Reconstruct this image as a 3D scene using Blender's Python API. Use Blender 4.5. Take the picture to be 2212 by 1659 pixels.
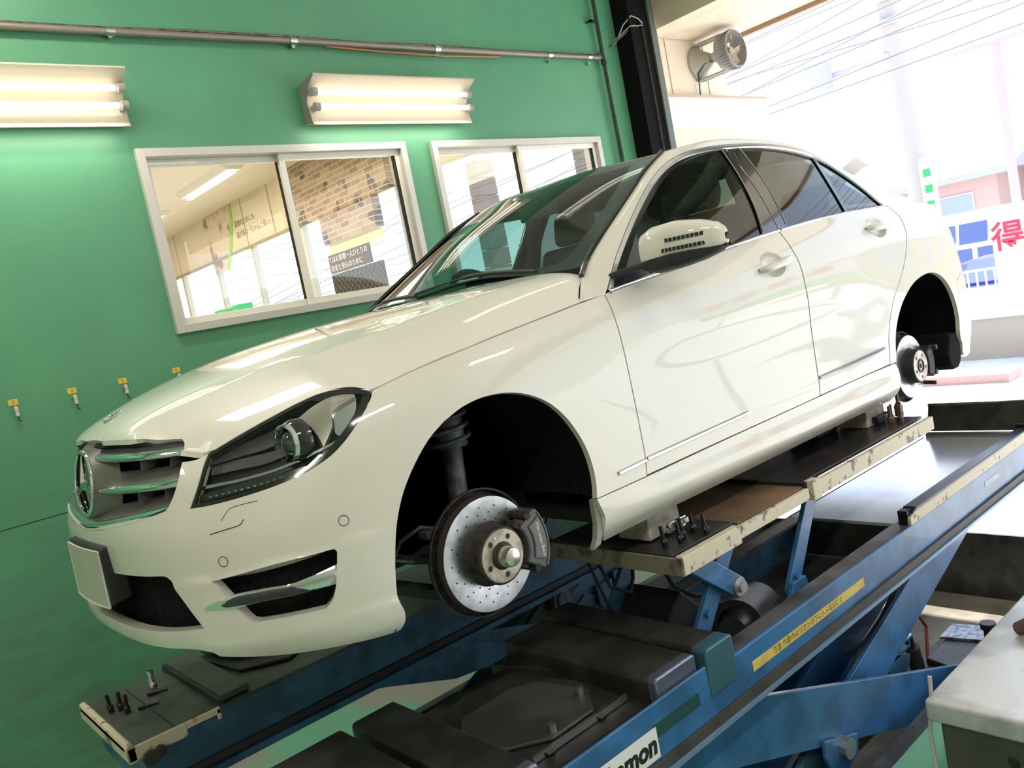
import bpy, bmesh, math, random
import numpy as np
from mathutils import Vector, Matrix
from mathutils.geometry import delaunay_2d_cdt
for _o_ in list(bpy.data.objects): bpy.data.objects.remove(_o_)
C = bpy.context.scene.collection
scene = bpy.context.scene
ZO = 1.26          # car hub height above the shop floor: everything is measured from the hub
# ---------------------------------------------------------------- camera
CAM_ROT = [[0.737571, -0.6471071, -0.1929803], [-0.2075513, 0.0547031, -0.9766934], [0.6425819, 0.7604341, -0.0939605]]
CAM_LOC = [-1.39673, -2.65099, 0.68834]
cam_d = bpy.data.cameras.new('camera'); cam = bpy.data.objects.new('camera', cam_d); C.objects.link(cam)
cam_d.sensor_width = 36.0; cam_d.lens = 36.0 * 1810.281 / 2212.0; cam_d.clip_start = 0.05; cam_d.clip_end = 400
_m = CAM_ROT
cam.matrix_world = Matrix(((_m[0][0], -_m[1][0], -_m[2][0], CAM_LOC[0]), (_m[0][1], -_m[1][1], -_m[2][1], CAM_LOC[1]),
                           (_m[0][2], -_m[1][2], -_m[2][2], CAM_LOC[2] + ZO), (0, 0, 0, 1)))
scene.camera = cam
# ---------------------------------------------------------------- world, sun, exposure
w = bpy.data.worlds.new('world'); scene.world = w; w.use_nodes = True
nt = w.node_tree; nt.nodes.clear()
wo = nt.nodes.new('ShaderNodeOutputWorld'); bg = nt.nodes.new('ShaderNodeBackground')
tc = nt.nodes.new('ShaderNodeTexCoord'); sp = nt.nodes.new('ShaderNodeSeparateXYZ'); cr = nt.nodes.new('ShaderNodeValToRGB')
nt.links.new(tc.outputs['Generated'], sp.inputs[0]); nt.links.new(sp.outputs['Z'], cr.inputs[0])
cr.color_ramp.elements[0].position = 0.0; cr.color_ramp.elements[0].color = (0.88, 0.93, 1.0, 1)
cr.color_ramp.elements[1].position = 0.7; cr.color_ramp.elements[1].color = (0.45, 0.66, 1.0, 1)
nt.links.new(cr.outputs[0], bg.inputs[0]); bg.inputs[1].default_value = 2.35
nt.links.new(bg.outputs[0], wo.inputs[0])
sun_d = bpy.data.lights.new('sun', 'SUN'); sun_d.energy = 11.0; sun_d.angle = 0.01; sun_d.color = (1.0, 0.95, 0.86)
sun = bpy.data.objects.new('sun', sun_d); C.objects.link(sun)
sun.rotation_euler = Vector((0.5, 0.10, 0.9)).to_track_quat('Z', 'Y').to_euler(); sun.location = (20, 0, 20)
scene.view_settings.view_transform = 'Standard'; scene.view_settings.look = 'None'
scene.view_settings.exposure = 0.0; scene.view_settings.gamma = 1.0; scene.view_settings.use_curve_mapping = False
# ---------------------------------------------------------------- materials
MAT = {}
def mat(name, col, rough=0.5, metal=0.0, spec=0.5, coat=0.0, noise=0.0, nscale=8.0, col2=None, bump=0.0, bscale=60.0, emit=None, estr=0.0, ramp=(0.45, 0.6), coatr=0.03, detail=4.0):
    if name in MAT: return MAT[name]
    m = bpy.data.materials.new(name); m.use_nodes = True; n = m.node_tree.nodes; l = m.node_tree.links
    b = n['Principled BSDF']
    b.inputs['Base Color'].default_value = (*col, 1); b.inputs['Roughness'].default_value = rough; b.inputs['Metallic'].default_value = metal
    b.inputs['Specular IOR Level'].default_value = spec; b.inputs['Coat Weight'].default_value = coat; b.inputs['Coat Roughness'].default_value = coatr
    t = n.new('ShaderNodeTexCoord')
    if noise > 0 or col2:
        x = n.new('ShaderNodeTexNoise'); x.inputs['Scale'].default_value = nscale; x.inputs['Detail'].default_value = detail
        l.new(t.outputs['Object'], x.inputs['Vector'])
        r = n.new('ShaderNodeValToRGB'); r.color_ramp.elements[0].position = ramp[0]; r.color_ramp.elements[1].position = ramp[1]
        c2 = col2 if col2 else tuple(max(0, c * (1 - noise)) for c in col)
        r.color_ramp.elements[0].color = (*col, 1); r.color_ramp.elements[1].color = (*c2, 1)
        l.new(x.outputs['Fac'], r.inputs[0]); l.new(r.outputs[0], b.inputs['Base Color'])
    if bump > 0:
        x2 = n.new('ShaderNodeTexNoise'); x2.inputs['Scale'].default_value = bscale; x2.inputs['Detail'].default_value = 3
        l.new(t.outputs['Object'], x2.inputs['Vector'])
        bp = n.new('ShaderNodeBump'); bp.inputs['Strength'].default_value = bump; bp.inputs['Distance'].default_value = 0.01
        l.new(x2.outputs['Fac'], bp.inputs['Height']); l.new(bp.outputs[0], b.inputs['Normal'])
    if emit:
        b.inputs['Emission Color'].default_value = (*emit, 1); b.inputs['Emission Strength'].default_value = estr
    MAT[name] = m; return m
def glassmat(name, tint, rough=0.0, refl=1.0):
    m = bpy.data.materials.new(name); m.use_nodes = True; n = m.node_tree.nodes; l = m.node_tree.links; n.clear()
    o = n.new('ShaderNodeOutputMaterial'); mx = n.new('ShaderNodeMixShader'); tr = n.new('ShaderNodeBsdfTransparent'); gl = n.new('ShaderNodeBsdfGlossy')
    fr = n.new('ShaderNodeLayerWeight'); fr.inputs[0].default_value = 0.5; pw = n.new('ShaderNodeMath'); pw.operation = 'POWER'; pw.inputs[1].default_value = 5.0; l.new(fr.outputs['Facing'], pw.inputs[0])
    mu = n.new('ShaderNodeMath'); mu.operation = 'MULTIPLY_ADD'; mu.inputs[1].default_value = 0.9; mu.inputs[2].default_value = 0.045 * refl; mu.use_clamp = True
    tr.inputs[0].default_value = (*tint, 1); gl.inputs['Roughness'].default_value = rough
    l.new(pw.outputs[0], mu.inputs[0]); l.new(mu.outputs[0], mx.inputs[0]); l.new(tr.outputs[0], mx.inputs[1]); l.new(gl.outputs[0], mx.inputs[2]); l.new(mx.outputs[0], o.inputs[0])
    MAT[name] = m; return m
paint = mat('car_paint', (0.70, 0.665, 0.61), 0.4, 0, 0.5, 1.0)
seam_black = mat('seam_black', (0.012, 0.012, 0.012), 0.8)
blackgloss = mat('gloss_black', (0.008, 0.008, 0.009), 0.12, 0, 0.5, 0.6)
blackplastic = mat('black_plastic', (0.018, 0.018, 0.02), 0.55, bump=0.05, bscale=300)
blackvoid = mat('dark_liner_felt', (0.018, 0.018, 0.021), 0.95, spec=0.1, noise=0.7, nscale=220)
chrome = mat('chrome', (0.78, 0.80, 0.82), 0.06, 1.0)
satin = mat('satin_aluminium', (0.55, 0.56, 0.56), 0.3, 1.0)
silver_grille = mat('silver_grille_plastic', (0.19, 0.185, 0.175), 0.4, 0.5)
rotor_m = mat('machined_rotor_steel', (0.50, 0.51, 0.54), 0.33, 1.0, noise=0.25, nscale=20)
hat_m = mat('pale_hub_metal', (0.50, 0.44, 0.37), 0.45, 0.7, noise=0.35, nscale=30, bump=0.1, bscale=80)
castiron = mat('dark_cast_iron', (0.055, 0.045, 0.045), 0.65, 0.4, noise=0.5, nscale=40, bump=0.3, bscale=120)
caliper_m = mat('grey_caliper_paint', (0.10, 0.10, 0.11), 0.4, 0.3)
strut_m = mat('dark_strut_steel', (0.12, 0.12, 0.14), 0.5, 0.3, noise=0.5, nscale=15)
lift_blue = mat('lift_blue_paint', (0.045, 0.17, 0.40), 0.35, 0.0, 0.5, 0.2, noise=0.35, nscale=6, bump=0.04, bscale=40)
lift_blue_dark = mat('shaded_lift_blue_paint', (0.036, 0.13, 0.235), 0.5, 0.0, 0.5, 0.1, noise=0.5, nscale=5, bump=0.05, bscale=40)  # darker copy of lift_blue, shade of inner and far parts in its colour
lift_black = mat('black_greasy_steel', (0.028, 0.027, 0.026), 0.42, 0.2, col2=(0.055, 0.052, 0.048), nscale=7, bump=0.08, bscale=50)
lift_plate = mat('worn_dark_steel_plate', (0.10, 0.098, 0.09), 0.42, 0.3, noise=0.4, nscale=5, bump=0.05, bscale=70)
lift_deck = mat('worn_lift_deck_steel', (0.80, 0.81, 0.86), 0.18, 0.55, 1.0, col2=(0.55, 0.56, 0.6), nscale=3.5, ramp=(0.6, 0.8))  # sky reflection partly put into the pale bluish colour
lift_beige = mat('chipped_beige_paint', (0.62, 0.55, 0.42), 0.5, 0, 0.5, 0, col2=(0.16, 0.13, 0.10), nscale=22, ramp=(0.60, 0.66))
rust_plate = mat('rusty_sheet_steel', (0.28, 0.17, 0.09), 0.5, 0.2, col2=(0.10, 0.07, 0.05), nscale=4, ramp=(0.35, 0.7))
darkrust = mat('scuffed_black_sheet', (0.04, 0.035, 0.035), 0.3, 0.3, col2=(0.15, 0.12, 0.11), nscale=3, ramp=(0.5, 0.8), bump=0.05, bscale=25)
bolt_m = mat('black_bolt_steel', (0.035, 0.032, 0.035), 0.35, 0.7)
steel = mat('plain_steel', (0.45, 0.45, 0.46), 0.35, 0.9)
rubber = mat('black_rubber', (0.015, 0.015, 0.015), 0.7)
rubber_grey = mat('grey_block_rubber', (0.42, 0.39, 0.34), 0.8, noise=0.25, nscale=25)
alu = mat('window_aluminium', (0.60, 0.57, 0.53), 0.4, 0.25)
alu_dark = mat('window_aluminium_bronze', (0.25, 0.21, 0.17), 0.4, 0.3)
white_enamel = mat('white_enamel', (0.82, 0.79, 0.70), 0.35, 0, 0.5, 0.3)
tube_m = mat('lit_fluorescent_tube', (1, 1, 1), 0.4, emit=(1.0, 0.93, 0.80), estr=3.0)
yellow_label = mat('yellow_label', (0.75, 0.55, 0.08), 0.5)
ink = mat('black_ink', (0.01, 0.01, 0.01), 0.6)
brownsteel = mat('brown_conduit_steel', (0.20, 0.155, 0.13), 0.45, 0.5, noise=0.5, nscale=25)
orange = mat('orange_cable', (0.55, 0.17, 0.06), 0.5)
darkpipe = mat('dark_grey_pipe', (0.055, 0.055, 0.055), 0.45, 0.4, noise=0.4, nscale=12)
darksteel = mat('black_door_steel', (0.005, 0.005, 0.005), 0.85, spec=0.15)
greygreen = mat('grey_green_rail', (0.10, 0.125, 0.105), 0.45)
cream = mat('cream_panel', (0.82, 0.72, 0.56), 0.6, noise=0.08, nscale=2)
canopy_m = mat('canopy_soffit_board', (0.78, 0.67, 0.52), 0.6, noise=0.12, nscale=3)
# ---------------------------------------------------------------- object helpers
def tag(o, label=None, cat=None, group=None, kind=None):
    if label: o['label'] = label
    if cat: o['category'] = cat
    if group: o['group'] = group
    if kind: o['kind'] = kind
    return o
def thing(name, label, cat, loc, group=None):        # Empty at the base of the thing; parts keep world-space vertices
    o = bpy.data.objects.new(name, None); C.objects.link(o); o.empty_display_size = 0.1
    o.location = (loc[0], loc[1], loc[2] + ZO)
    return tag(o, label, cat, group)
def world_loc(o):
    v = Vector(o.location)
    while o.parent: o = o.parent; v = v + Vector(o.location)
    return v
class MB:
    def __init__(s): s.v = []; s.f = []; s.sm = []
    def add(s, vs, fs, smooth=False):
        n = len(s.v); s.v += [tuple(map(float, v)) for v in vs]; s.f += [tuple(i + n for i in f) for f in fs]; s.sm += [smooth] * len(fs)
        return s
    def box(s, a, b):
        x0, y0, z0 = [min(a[i], b[i]) for i in range(3)]; x1, y1, z1 = [max(a[i], b[i]) for i in range(3)]
        return s.add([(x0, y0, z0), (x1, y0, z0), (x1, y1, z0), (x0, y1, z0), (x0, y0, z1), (x1, y0, z1), (x1, y1, z1), (x0, y1, z1)],
                     [(0, 3, 2, 1), (4, 5, 6, 7), (0, 1, 5, 4), (1, 2, 6, 5), (2, 3, 7, 6), (3, 0, 4, 7)])
    def prism(s, poly, vec):            # poly: 3D planar loop, vec: extrusion
        p = [Vector(q) for q in poly]; v = Vector(vec); n = len(p)
        nrm = Vector((0, 0, 0))
        for i in range(n): nrm += p[i].cross(p[(i + 1) % n])
        if nrm.dot(v) > 0: p = p[::-1]
        return s.add(p + [q + v for q in p], [tuple(range(n)), tuple(range(2 * n - 1, n - 1, -1))] + [((i + 1) % n, i, n + i, n + (i + 1) % n) for i in range(n)])
    def xz(s, poly, y0, y1): return s.prism([(x, y0, z) for x, z in poly], (0, y1 - y0, 0))
    def xy(s, poly, z0, z1): return s.prism([(x, y, z0) for x, y in poly], (0, 0, z1 - z0))
    def cyl(s, a, b, r, r2=None, n=20, cap=True):
        a = Vector(a); b = Vector(b); r2 = r if r2 is None else r2; d = (b - a).normalized()
        u = d.orthogonal().normalized(); w_ = d.cross(u); vs = []
        for c, rr in ((a, r), (b, r2)):
            for i in range(n):
                t = 2 * math.pi * i / n; vs.append(c + (u * math.cos(t) + w_ * math.sin(t)) * rr)
        s.add(vs, [(i, (i + 1) % n, n + (i + 1) % n, n + i) for i in range(n)], True)
        if cap: s.add(vs[:n], [tuple(range(n - 1, -1, -1))]); s.add(vs[n:], [tuple(range(n))])
        return s
    def lathe(s, c, axis, prof, n=40):   # prof: (radius, distance along axis)
        c = Vector(c); d = Vector(axis).normalized(); u = d.orthogonal().normalized(); w_ = d.cross(u); vs = []
        for r, h in prof:
            for i in range(n):
                t = 2 * math.pi * i / n; vs.append(c + d * h + (u * math.cos(t) + w_ * math.sin(t)) * max(r, 1e-5))
        m = len(prof)
        return s.add(vs, [(k * n + i, k * n + (i + 1) % n, (k + 1) * n + (i + 1) % n, (k + 1) * n + i) for k in range(m - 1) for i in range(n)], True)
    def tube(s, pts, r, n=10, closed=False):
        P = [Vector(q) for q in pts]; m = len(P); rr = r if isinstance(r, (list, tuple)) else [r] * m
        up = None; rings = []
        for i in range(m):
            a = P[(i - 1) % m] if (closed or i > 0) else P[i]; b = P[(i + 1) % m] if (closed or i < m - 1) else P[i]
            t = (b - a).normalized()
            if up is None: up = t.orthogonal().normalized()
            up = (up - t * up.dot(t)).normalized(); w_ = t.cross(up)
            rings.append([P[i] + (up * math.cos(2 * math.pi * k / n) + w_ * math.sin(2 * math.pi * k / n)) * rr[i] for k in range(n)])
        vs = [v for g in rings for v in g]; L = m if closed else m - 1
        fs = [(i * n + k, i * n + (k + 1) % n, ((i + 1) % m) * n + (k + 1) % n, ((i + 1) % m) * n + k) for i in range(L) for k in range(n)]
        s.add(vs, fs, True)
        if not closed: s.add(rings[0], [tuple(range(n - 1, -1, -1))]); s.add(rings[-1], [tuple(range(n))])
        return s
    def grid(s, G, smooth=True):         # G: rows of points
        r = len(G); c = len(G[0]); vs = [p for row in G for p in row]
        return s.add(vs, [(i * c + j, i * c + j + 1, (i + 1) * c + j + 1, (i + 1) * c + j) for i in range(r - 1) for j in range(c - 1)], smooth)
    def build(s, name, m, parent=None, bevel=0.0, seg=2, normals=None, fix=True, angle=35):
        me = bpy.data.meshes.new(name); base = world_loc(parent) if parent else Vector((0, 0, 0))
        vs = [(v[0] - base.x, v[1] - base.y, v[2] + ZO - base.z) for v in s.v]
        if not parent:
            xs = np.array(s.v); org = Vector((float((xs[:, 0].min() + xs[:, 0].max()) / 2), float((xs[:, 1].min() + xs[:, 1].max()) / 2), float(xs[:, 2].min()) + ZO))
            vs = [(v[0] - org.x, v[1] - org.y, v[2] - org.z) for v in vs]
        me.from_pydata(vs, [], s.f); me.update()
        if fix:
            bm = bmesh.new(); bm.from_mesh(me); bmesh.ops.recalc_face_normals(bm, faces=bm.faces); bm.to_mesh(me); bm.free()
        me.polygons.foreach_set('use_smooth', s.sm if len(s.sm) == len(me.polygons) else [False] * len(me.polygons))
        if any(s.sm): me.set_sharp_from_angle(angle=math.radians(angle))
        me.materials.append(m if m else paint)
        o = bpy.data.objects.new(name, me); C.objects.link(o)
        if parent: o.parent = parent
        else: o.location = org
        if normals is not None: me.normals_split_custom_set_from_vertices([tuple(n) for n in normals])
        if bevel > 0:
            bv = o.modifiers.new('bevel', 'BEVEL'); bv.width = bevel; bv.segments = seg; bv.limit_method = 'ANGLE'; bv.angle_limit = math.radians(40)
        return o
def struct(name, mb, m, bevel=0.0): return tag(mb.build(name, m, None, bevel), kind='structure')
def text_mesh(name, body, size, M, m, parent, extrude=0.0006, bold=0.0, align='CENTER', shear=0.0, spacing=1.0):
    cu = bpy.data.curves.new(name, 'FONT'); cu.body = body; cu.size = size; cu.extrude = extrude; cu.offset = bold; cu.align_x = align; cu.align_y = 'CENTER'; cu.shear = shear; cu.space_character = spacing
    cu.resolution_u = 3
    to = bpy.data.objects.new(name, cu); C.objects.link(to)
    dg = bpy.context.evaluated_depsgraph_get(); me = bpy.data.meshes.new_from_object(to.evaluated_get(dg)); bpy.data.objects.remove(to)
    me.transform(M)
    base = world_loc(parent) if parent else Vector((0, 0, 0)); me.transform(Matrix.Translation(Vector((0, 0, ZO)) - base))
    me.materials.clear(); me.materials.append(m)
    for pl in me.polygons: pl.material_index = 0
    o = bpy.data.objects.new(name, me); C.objects.link(o); o.parent = parent
    return o
def frame(origin, right, up):
    r = Vector(right).normalized(); n = r.cross(Vector(up)).normalized(); u = n.cross(r)
    return Matrix(((r.x, u.x, n.x, origin[0]), (r.y, u.y, n.y, origin[1]), (r.z, u.z, n.z, origin[2]), (0, 0, 0, 1)))

# ---- BEGIN SURF
def tps_fit(P, V, lam=0.0, sc=(1, 1)):
    P = np.asarray(P, float) * np.asarray(sc); V = np.asarray(V, float); n = len(P)
    r2 = ((P[:, None] - P[None]) ** 2).sum(-1)
    K = 0.5 * r2 * np.log(r2 + 1e-12) + lam * np.eye(n)
    T = np.hstack([np.ones((n, 1)), P])
    A = np.zeros((n + 3, n + 3)); A[:n, :n] = K; A[:n, n:] = T; A[n:, :n] = T.T
    w = np.linalg.solve(A, np.concatenate([V, np.zeros(3)]))
    sc = np.asarray(sc, float)
    def f(Q):
        Q = np.atleast_2d(Q) * sc
        r2 = ((Q[:, None] - P[None]) ** 2).sum(-1)
        return (0.5 * r2 * np.log(r2 + 1e-12)) @ w[:n] + w[n] + Q @ w[n + 1:]
    return f
def catmull(pts, n=8, closed=False):
    P = [np.asarray(p, float) for p in pts]; out = []; m = len(P)
    segs = m if closed else m - 1
    for i in range(segs):
        p1 = P[i]; p2 = P[(i + 1) % m]
        p0 = P[(i - 1) % m] if (closed or i > 0) else 2 * p1 - p2
        p3 = P[(i + 2) % m] if (closed or i + 2 < m) else 2 * p2 - p1
        d01 = max(np.linalg.norm(p1 - p0), 1e-6) ** .5; d12 = max(np.linalg.norm(p2 - p1), 1e-6) ** .5; d23 = max(np.linalg.norm(p3 - p2), 1e-6) ** .5
        m1 = (p2 - p1) + d12 * ((p1 - p0) / d01 - (p2 - p0) / (d01 + d12))
        m2 = (p2 - p1) + d12 * ((p3 - p2) / d23 - (p3 - p1) / (d12 + d23))
        a = 2 * (p1 - p2) + m1 + m2; b = -3 * (p1 - p2) - 2 * m1 - m2
        for k in range(n):
            t = k / n; out.append(a * t ** 3 + b * t ** 2 + m1 * t + p1)
    if not closed: out.append(P[-1])
    return np.array(out)
PLAN = catmull([(-.84, 0), (-.836, .15), (-.822, .3), (-.795, .42), (-.745, .54), (-.665, .66), (-.56, .755), (-.44, .82), (-.3, .855),
  (-.1, .872), (.2, .88), (.6, .885), (1.2, .887), (1.9, .887), (2.5, .885), (2.9, .88), (3.25, .855), (3.5, .80), (3.67, .70), (3.75, .55), (3.79, .3), (3.80, 0)], 12)
PLS = np.concatenate([[0], np.cumsum(np.linalg.norm(np.diff(PLAN, axis=0), axis=1))])
_tg = np.gradient(PLAN, axis=0); _tg /= np.linalg.norm(_tg, axis=1)[:, None]
PLN = np.stack([-_tg[:, 1], _tg[:, 0]], 1)     # outward normal, half plan (x, |y|)
def s_of_x(x):   # plan arc length where the side passes x (side only)
    i0 = np.searchsorted(PLAN[:, 0], -0.839)
    return np.interp(x, PLAN[:, 0], PLS)
def plan_at(s):
    return np.stack([np.interp(s, PLS, PLAN[:, 0]), np.interp(s, PLS, PLAN[:, 1])], -1)
def plan_n(s):
    n = np.stack([np.interp(s, PLS, PLN[:, 0]), np.interp(s, PLS, PLN[:, 1])], -1)
    return n / np.linalg.norm(n, axis=-1)[..., None]
S0 = float(s_of_x(0.0))
_o = []
def _row(s, prof):
    for z, o in prof: _o.append((s, z, o))
_row(0.0, [(-.09, .06), (-.05, .02), (0, .0), (.1, .005), (.2, .002), (.28, .0), (.32, .008), (.42, .03), (.52, .055), (.56, .075)])
_row(0.3, [(-.09, .06), (-.05, .02), (0, .0), (.1, .005), (.2, .0), (.28, .0), (.32, .01), (.42, .035), (.52, .065), (.56, .09)])
_row(0.55, [(-.09, .06), (-.05, .02), (0, .0), (.1, .0), (.2, .0), (.27, .005), (.33, .022), (.42, .06), (.5, .12), (.55, .18)])
_row(0.8, [(-.09, .06), (-.05, .02), (0, .0), (.1, .0), (.2, .002), (.27, .01), (.33, .03), (.42, .07), (.5, .13), (.56, .2)])
_row(1.0, [(-.09, .05), (-.05, .012), (0, .0), (.1, .0), (.2, .003), (.3, .014), (.4, .036), (.5, .08), (.57, .15)])
_row(1.2, [(-.09, .05), (-.05, .012), (0, .0), (.1, .0), (.2, .0), (.3, .004), (.4, .015), (.5, .045), (.58, .10)])
for x, pr in [(-.05, [(-.05, .01), (.1, .0), (.3, -.004), (.42, -.002), (.5, .018), (.57, .05), (.63, .10)]),
  (.3, [(-.09, .05), (-.04, .01), (.02, .0), (.1, .0), (.3, .0), (.42, .003), (.52, .02), (.6, .05), (.66, .095)]),
  (.6, [(-.09, .06), (-.04, .005), (.0, -.006), (.05, .002), (.12, .003), (.2, .008), (.35, .014), (.5, .018), (.58, .028), (.64, .055), (.69, .09)]),
  (1.1, [(-.09, .06), (-.04, .005), (.0, -.006), (.05, .004), (.12, .004), (.2, .012), (.35, .02), (.5, .014), (.6, .024), (.67, .055), (.73, .09)]),
  (1.7, [(-.09, .06), (-.04, .005), (.0, -.006), (.05, .004), (.12, .004), (.2, .012), (.35, .02), (.5, .012), (.62, .018), (.71, .052), (.77, .09)]),
  (2.2, [(-.09, .06), (-.04, .005), (.0, -.006), (.05, .004), (.12, .002), (.2, .008), (.35, .012), (.5, .006), (.64, .014), (.73, .05), (.79, .09)]),
  (2.6, [(-.05, .02), (.1, .0), (.3, -.004), (.43, -.004), (.55, .008), (.66, .02), (.74, .05), (.8, .10)]),
  (3.0, [(-.05, .02), (.1, .0), (.3, -.002), (.43, -.002), (.55, .008), (.66, .025), (.74, .055), (.8, .13)]),
  (3.3, [(-.05, .02), (.1, .0), (.3, .0), (.43, .004), (.55, .012), (.66, .035), (.74, .07), (.79, .14)])]:
    _row(float(s_of_x(x)), pr)
SM = float(PLS[-1])
_row(SM - .8, [(-.05, .03), (.1, .0), (.3, .0), (.43, .02), (.6, .05), (.74, .09), (.79, .14)])
_row(SM - .4, [(-.05, .04), (.1, .0), (.3, .01), (.35, .04), (.6, .06), (.74, .08), (.79, .12)])
_row(SM, [(-.05, .04), (.1, .0), (.3, .01), (.35, .05), (.6, .07), (.74, .08), (.79, .1)])
_rows = {}
for s_, z_, o_ in _o: _rows.setdefault(round(s_, 5), []).append((z_, o_))
_ZG = np.arange(-.14, .90, .01); _SG = np.arange(-.2, float(PLS[-1]) + .2, .02)
def _gauss(A, sig, axis):
    k = np.arange(-int(3 * sig) - 1, int(3 * sig) + 2); g = np.exp(-.5 * (k / sig) ** 2); g /= g.sum(); A = np.moveaxis(A, axis, 0); n = len(A)
    B = sum(gk * A[np.clip(np.arange(n) + kk, 0, n - 1)] for kk, gk in zip(k, g))
    return np.moveaxis(B, 0, axis)
_prof = []
for s_ in sorted(_rows):
    q = sorted(_rows[s_]); z0, o0 = q[0]; z1, o1 = q[-1]; a0 = (q[1][1] - o0) / (q[1][0] - z0); a1 = (o1 - q[-2][1]) / (z1 - q[-2][0])
    a0 = max(-1.3, min(a0, 0.2)); a1 = min(a1, 1.2)
    q = [(-.20, o0 + a0 * (-.20 - z0))] + q + [(.95, o1 + a1 * (.95 - z1))]; c_ = catmull(q, 8); _prof.append((s_, np.interp(_ZG, c_[:, 0], c_[:, 1])))
_pr = np.array([p for _, p in _prof]); _ps = np.array([s_ for s_, _ in _prof])
def _herm(x, X, Y):     # smooth interpolation across the stations
    d = np.diff(Y, axis=0) / np.diff(X)[:, None]; h = np.diff(X)[:, None]; m = np.zeros_like(Y); m[1:-1] = (d[:-1] * h[1:] + d[1:] * h[:-1]) / (h[1:] + h[:-1]); m[0] = 0; m[-1] = 0
    x = np.clip(x, X[0], X[-1]); i = np.clip(np.searchsorted(X, x) - 1, 0, len(X) - 2); hh = (X[i + 1] - X[i]); t = ((x - X[i]) / hh)[:, None]; hh = hh[:, None]
    return (2 * t ** 3 - 3 * t ** 2 + 1) * Y[i] + (t ** 3 - 2 * t ** 2 + t) * hh * m[i] + (-2 * t ** 3 + 3 * t ** 2) * Y[i + 1] + (t ** 3 - t ** 2) * hh * m[i + 1]
_T = _herm(_SG, _ps, _pr); _T = _gauss(_T, 1.2, 1); _T = _gauss(_T, 4.0, 0)
def _cub(t): return np.stack([-.5 * t + t ** 2 - .5 * t ** 3, 1 - 2.5 * t ** 2 + 1.5 * t ** 3, .5 * t + 2 * t ** 2 - 1.5 * t ** 3, -.5 * t ** 2 + .5 * t ** 3], 0)
def _of(P):
    a = (P[:, 0] - _SG[0]) / .02; b = (P[:, 1] - _ZG[0]) / .01; i = np.floor(a).astype(int); j = np.floor(b).astype(int); wa = _cub(a - i); wb = _cub(b - j); r = 0
    for u in range(4):
        for v in range(4): r = r + wa[u] * wb[v] * _T[np.clip(i + u - 1, 0, len(_SG) - 1), np.clip(j + v - 1, 0, len(_ZG) - 1)]
    return r
def off(s, z):
    s = np.atleast_1d(np.asarray(s, float)); z = np.atleast_1d(np.asarray(z, float))
    s, z = np.broadcast_arrays(s, z)
    o = _of(np.stack([s.ravel(), z.ravel()], 1)).reshape(s.shape)
    # shoulder crease rising along the doors, wheel-arch flares, sill crease
    sg = lambda t: 1 / (1 + np.exp(-np.clip(t, -30, 30)))
    zl = .164 + .075 * (s - .5); o = o - .006 * sg((zl - z) / .0025) * np.clip((s - .44) / .05, 0, 1) * np.clip((1.07 - s) / .08, 0, 1) * np.clip((z + .03) / .12, 0, 1)
    zb = .016 + .012 * np.clip(s - .6, 0, 1); o = o - .008 * sg((zb - z) / .0022) * np.clip((s - .50) / .06, 0, 1) * np.clip((1.12 - s) / .05, 0, 1)
    return o
def shell(s, z, d=0.0, side=-1):     # d: extra inward offset
    s = np.atleast_1d(np.asarray(s, float)); z = np.atleast_1d(np.asarray(z, float)); s, z = np.broadcast_arrays(s, z)
    o = off(s, z) + d; p = plan_at(s); n = plan_n(s)
    x = p[..., 0] - n[..., 0] * o; y = p[..., 1] - n[..., 1] * o
    return np.stack([x, side * y, z], -1)

# ================================================================ THE ROOM
FL = -1.26; CEIL = 3.4; WY = 2.0; XO = 4.7
green_wall = mat('green_wall_paint', (0.105, 0.335, 0.18), 0.42, col2=(0.09, 0.29, 0.17), nscale=2.2, ramp=(0.3, 0.75), bump=0.03, bscale=25)
def add_dirt(m, zlo, zhi, col, sc=(2.0, 6.0)):   # smears of dirt that thin out with height above the floor
    n = m.node_tree.nodes; l = m.node_tree.links; b = n['Principled BSDF']; src = b.inputs['Base Color'].links[0].from_socket
    g = n.new('ShaderNodeNewGeometry'); s = n.new('ShaderNodeSeparateXYZ'); l.new(g.outputs['Position'], s.inputs[0])
    mr = n.new('ShaderNodeMapRange'); mr.inputs[1].default_value = zlo; mr.inputs[2].default_value = zhi; mr.inputs[3].default_value = 1; mr.inputs[4].default_value = 0
    l.new(s.outputs['Z'], mr.inputs[0])
    mp = n.new('ShaderNodeMapping'); mp.inputs['Scale'].default_value = (sc[0], sc[0], sc[1]); mp.inputs['Rotation'].default_value = (0, 0.25, 0); l.new(g.outputs['Position'], mp.inputs[0])
    x = n.new('ShaderNodeTexNoise'); x.inputs['Scale'].default_value = 1.0; x.inputs['Detail'].default_value = 8; x.inputs['Roughness'].default_value = 0.7; l.new(mp.outputs[0], x.inputs['Vector'])
    r = n.new('ShaderNodeValToRGB'); r.color_ramp.elements[0].position = 0.40; r.color_ramp.elements[1].position = 0.66; l.new(x.outputs['Fac'], r.inputs[0])
    mu = n.new('ShaderNodeMath'); mu.operation = 'MULTIPLY'; l.new(r.outputs[0], mu.inputs[0]); l.new(mr.outputs[0], mu.inputs[1])
    mx = n.new('ShaderNodeMixRGB'); mx.inputs[2].default_value = (*col, 1); l.new(mu.outputs[0], mx.inputs[0]); l.new(src, mx.inputs[1]); l.new(mx.outputs[0], b.inputs['Base Color'])
add_dirt(green_wall, 0.2, 2.0, (0.115, 0.17, 0.14))
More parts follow.
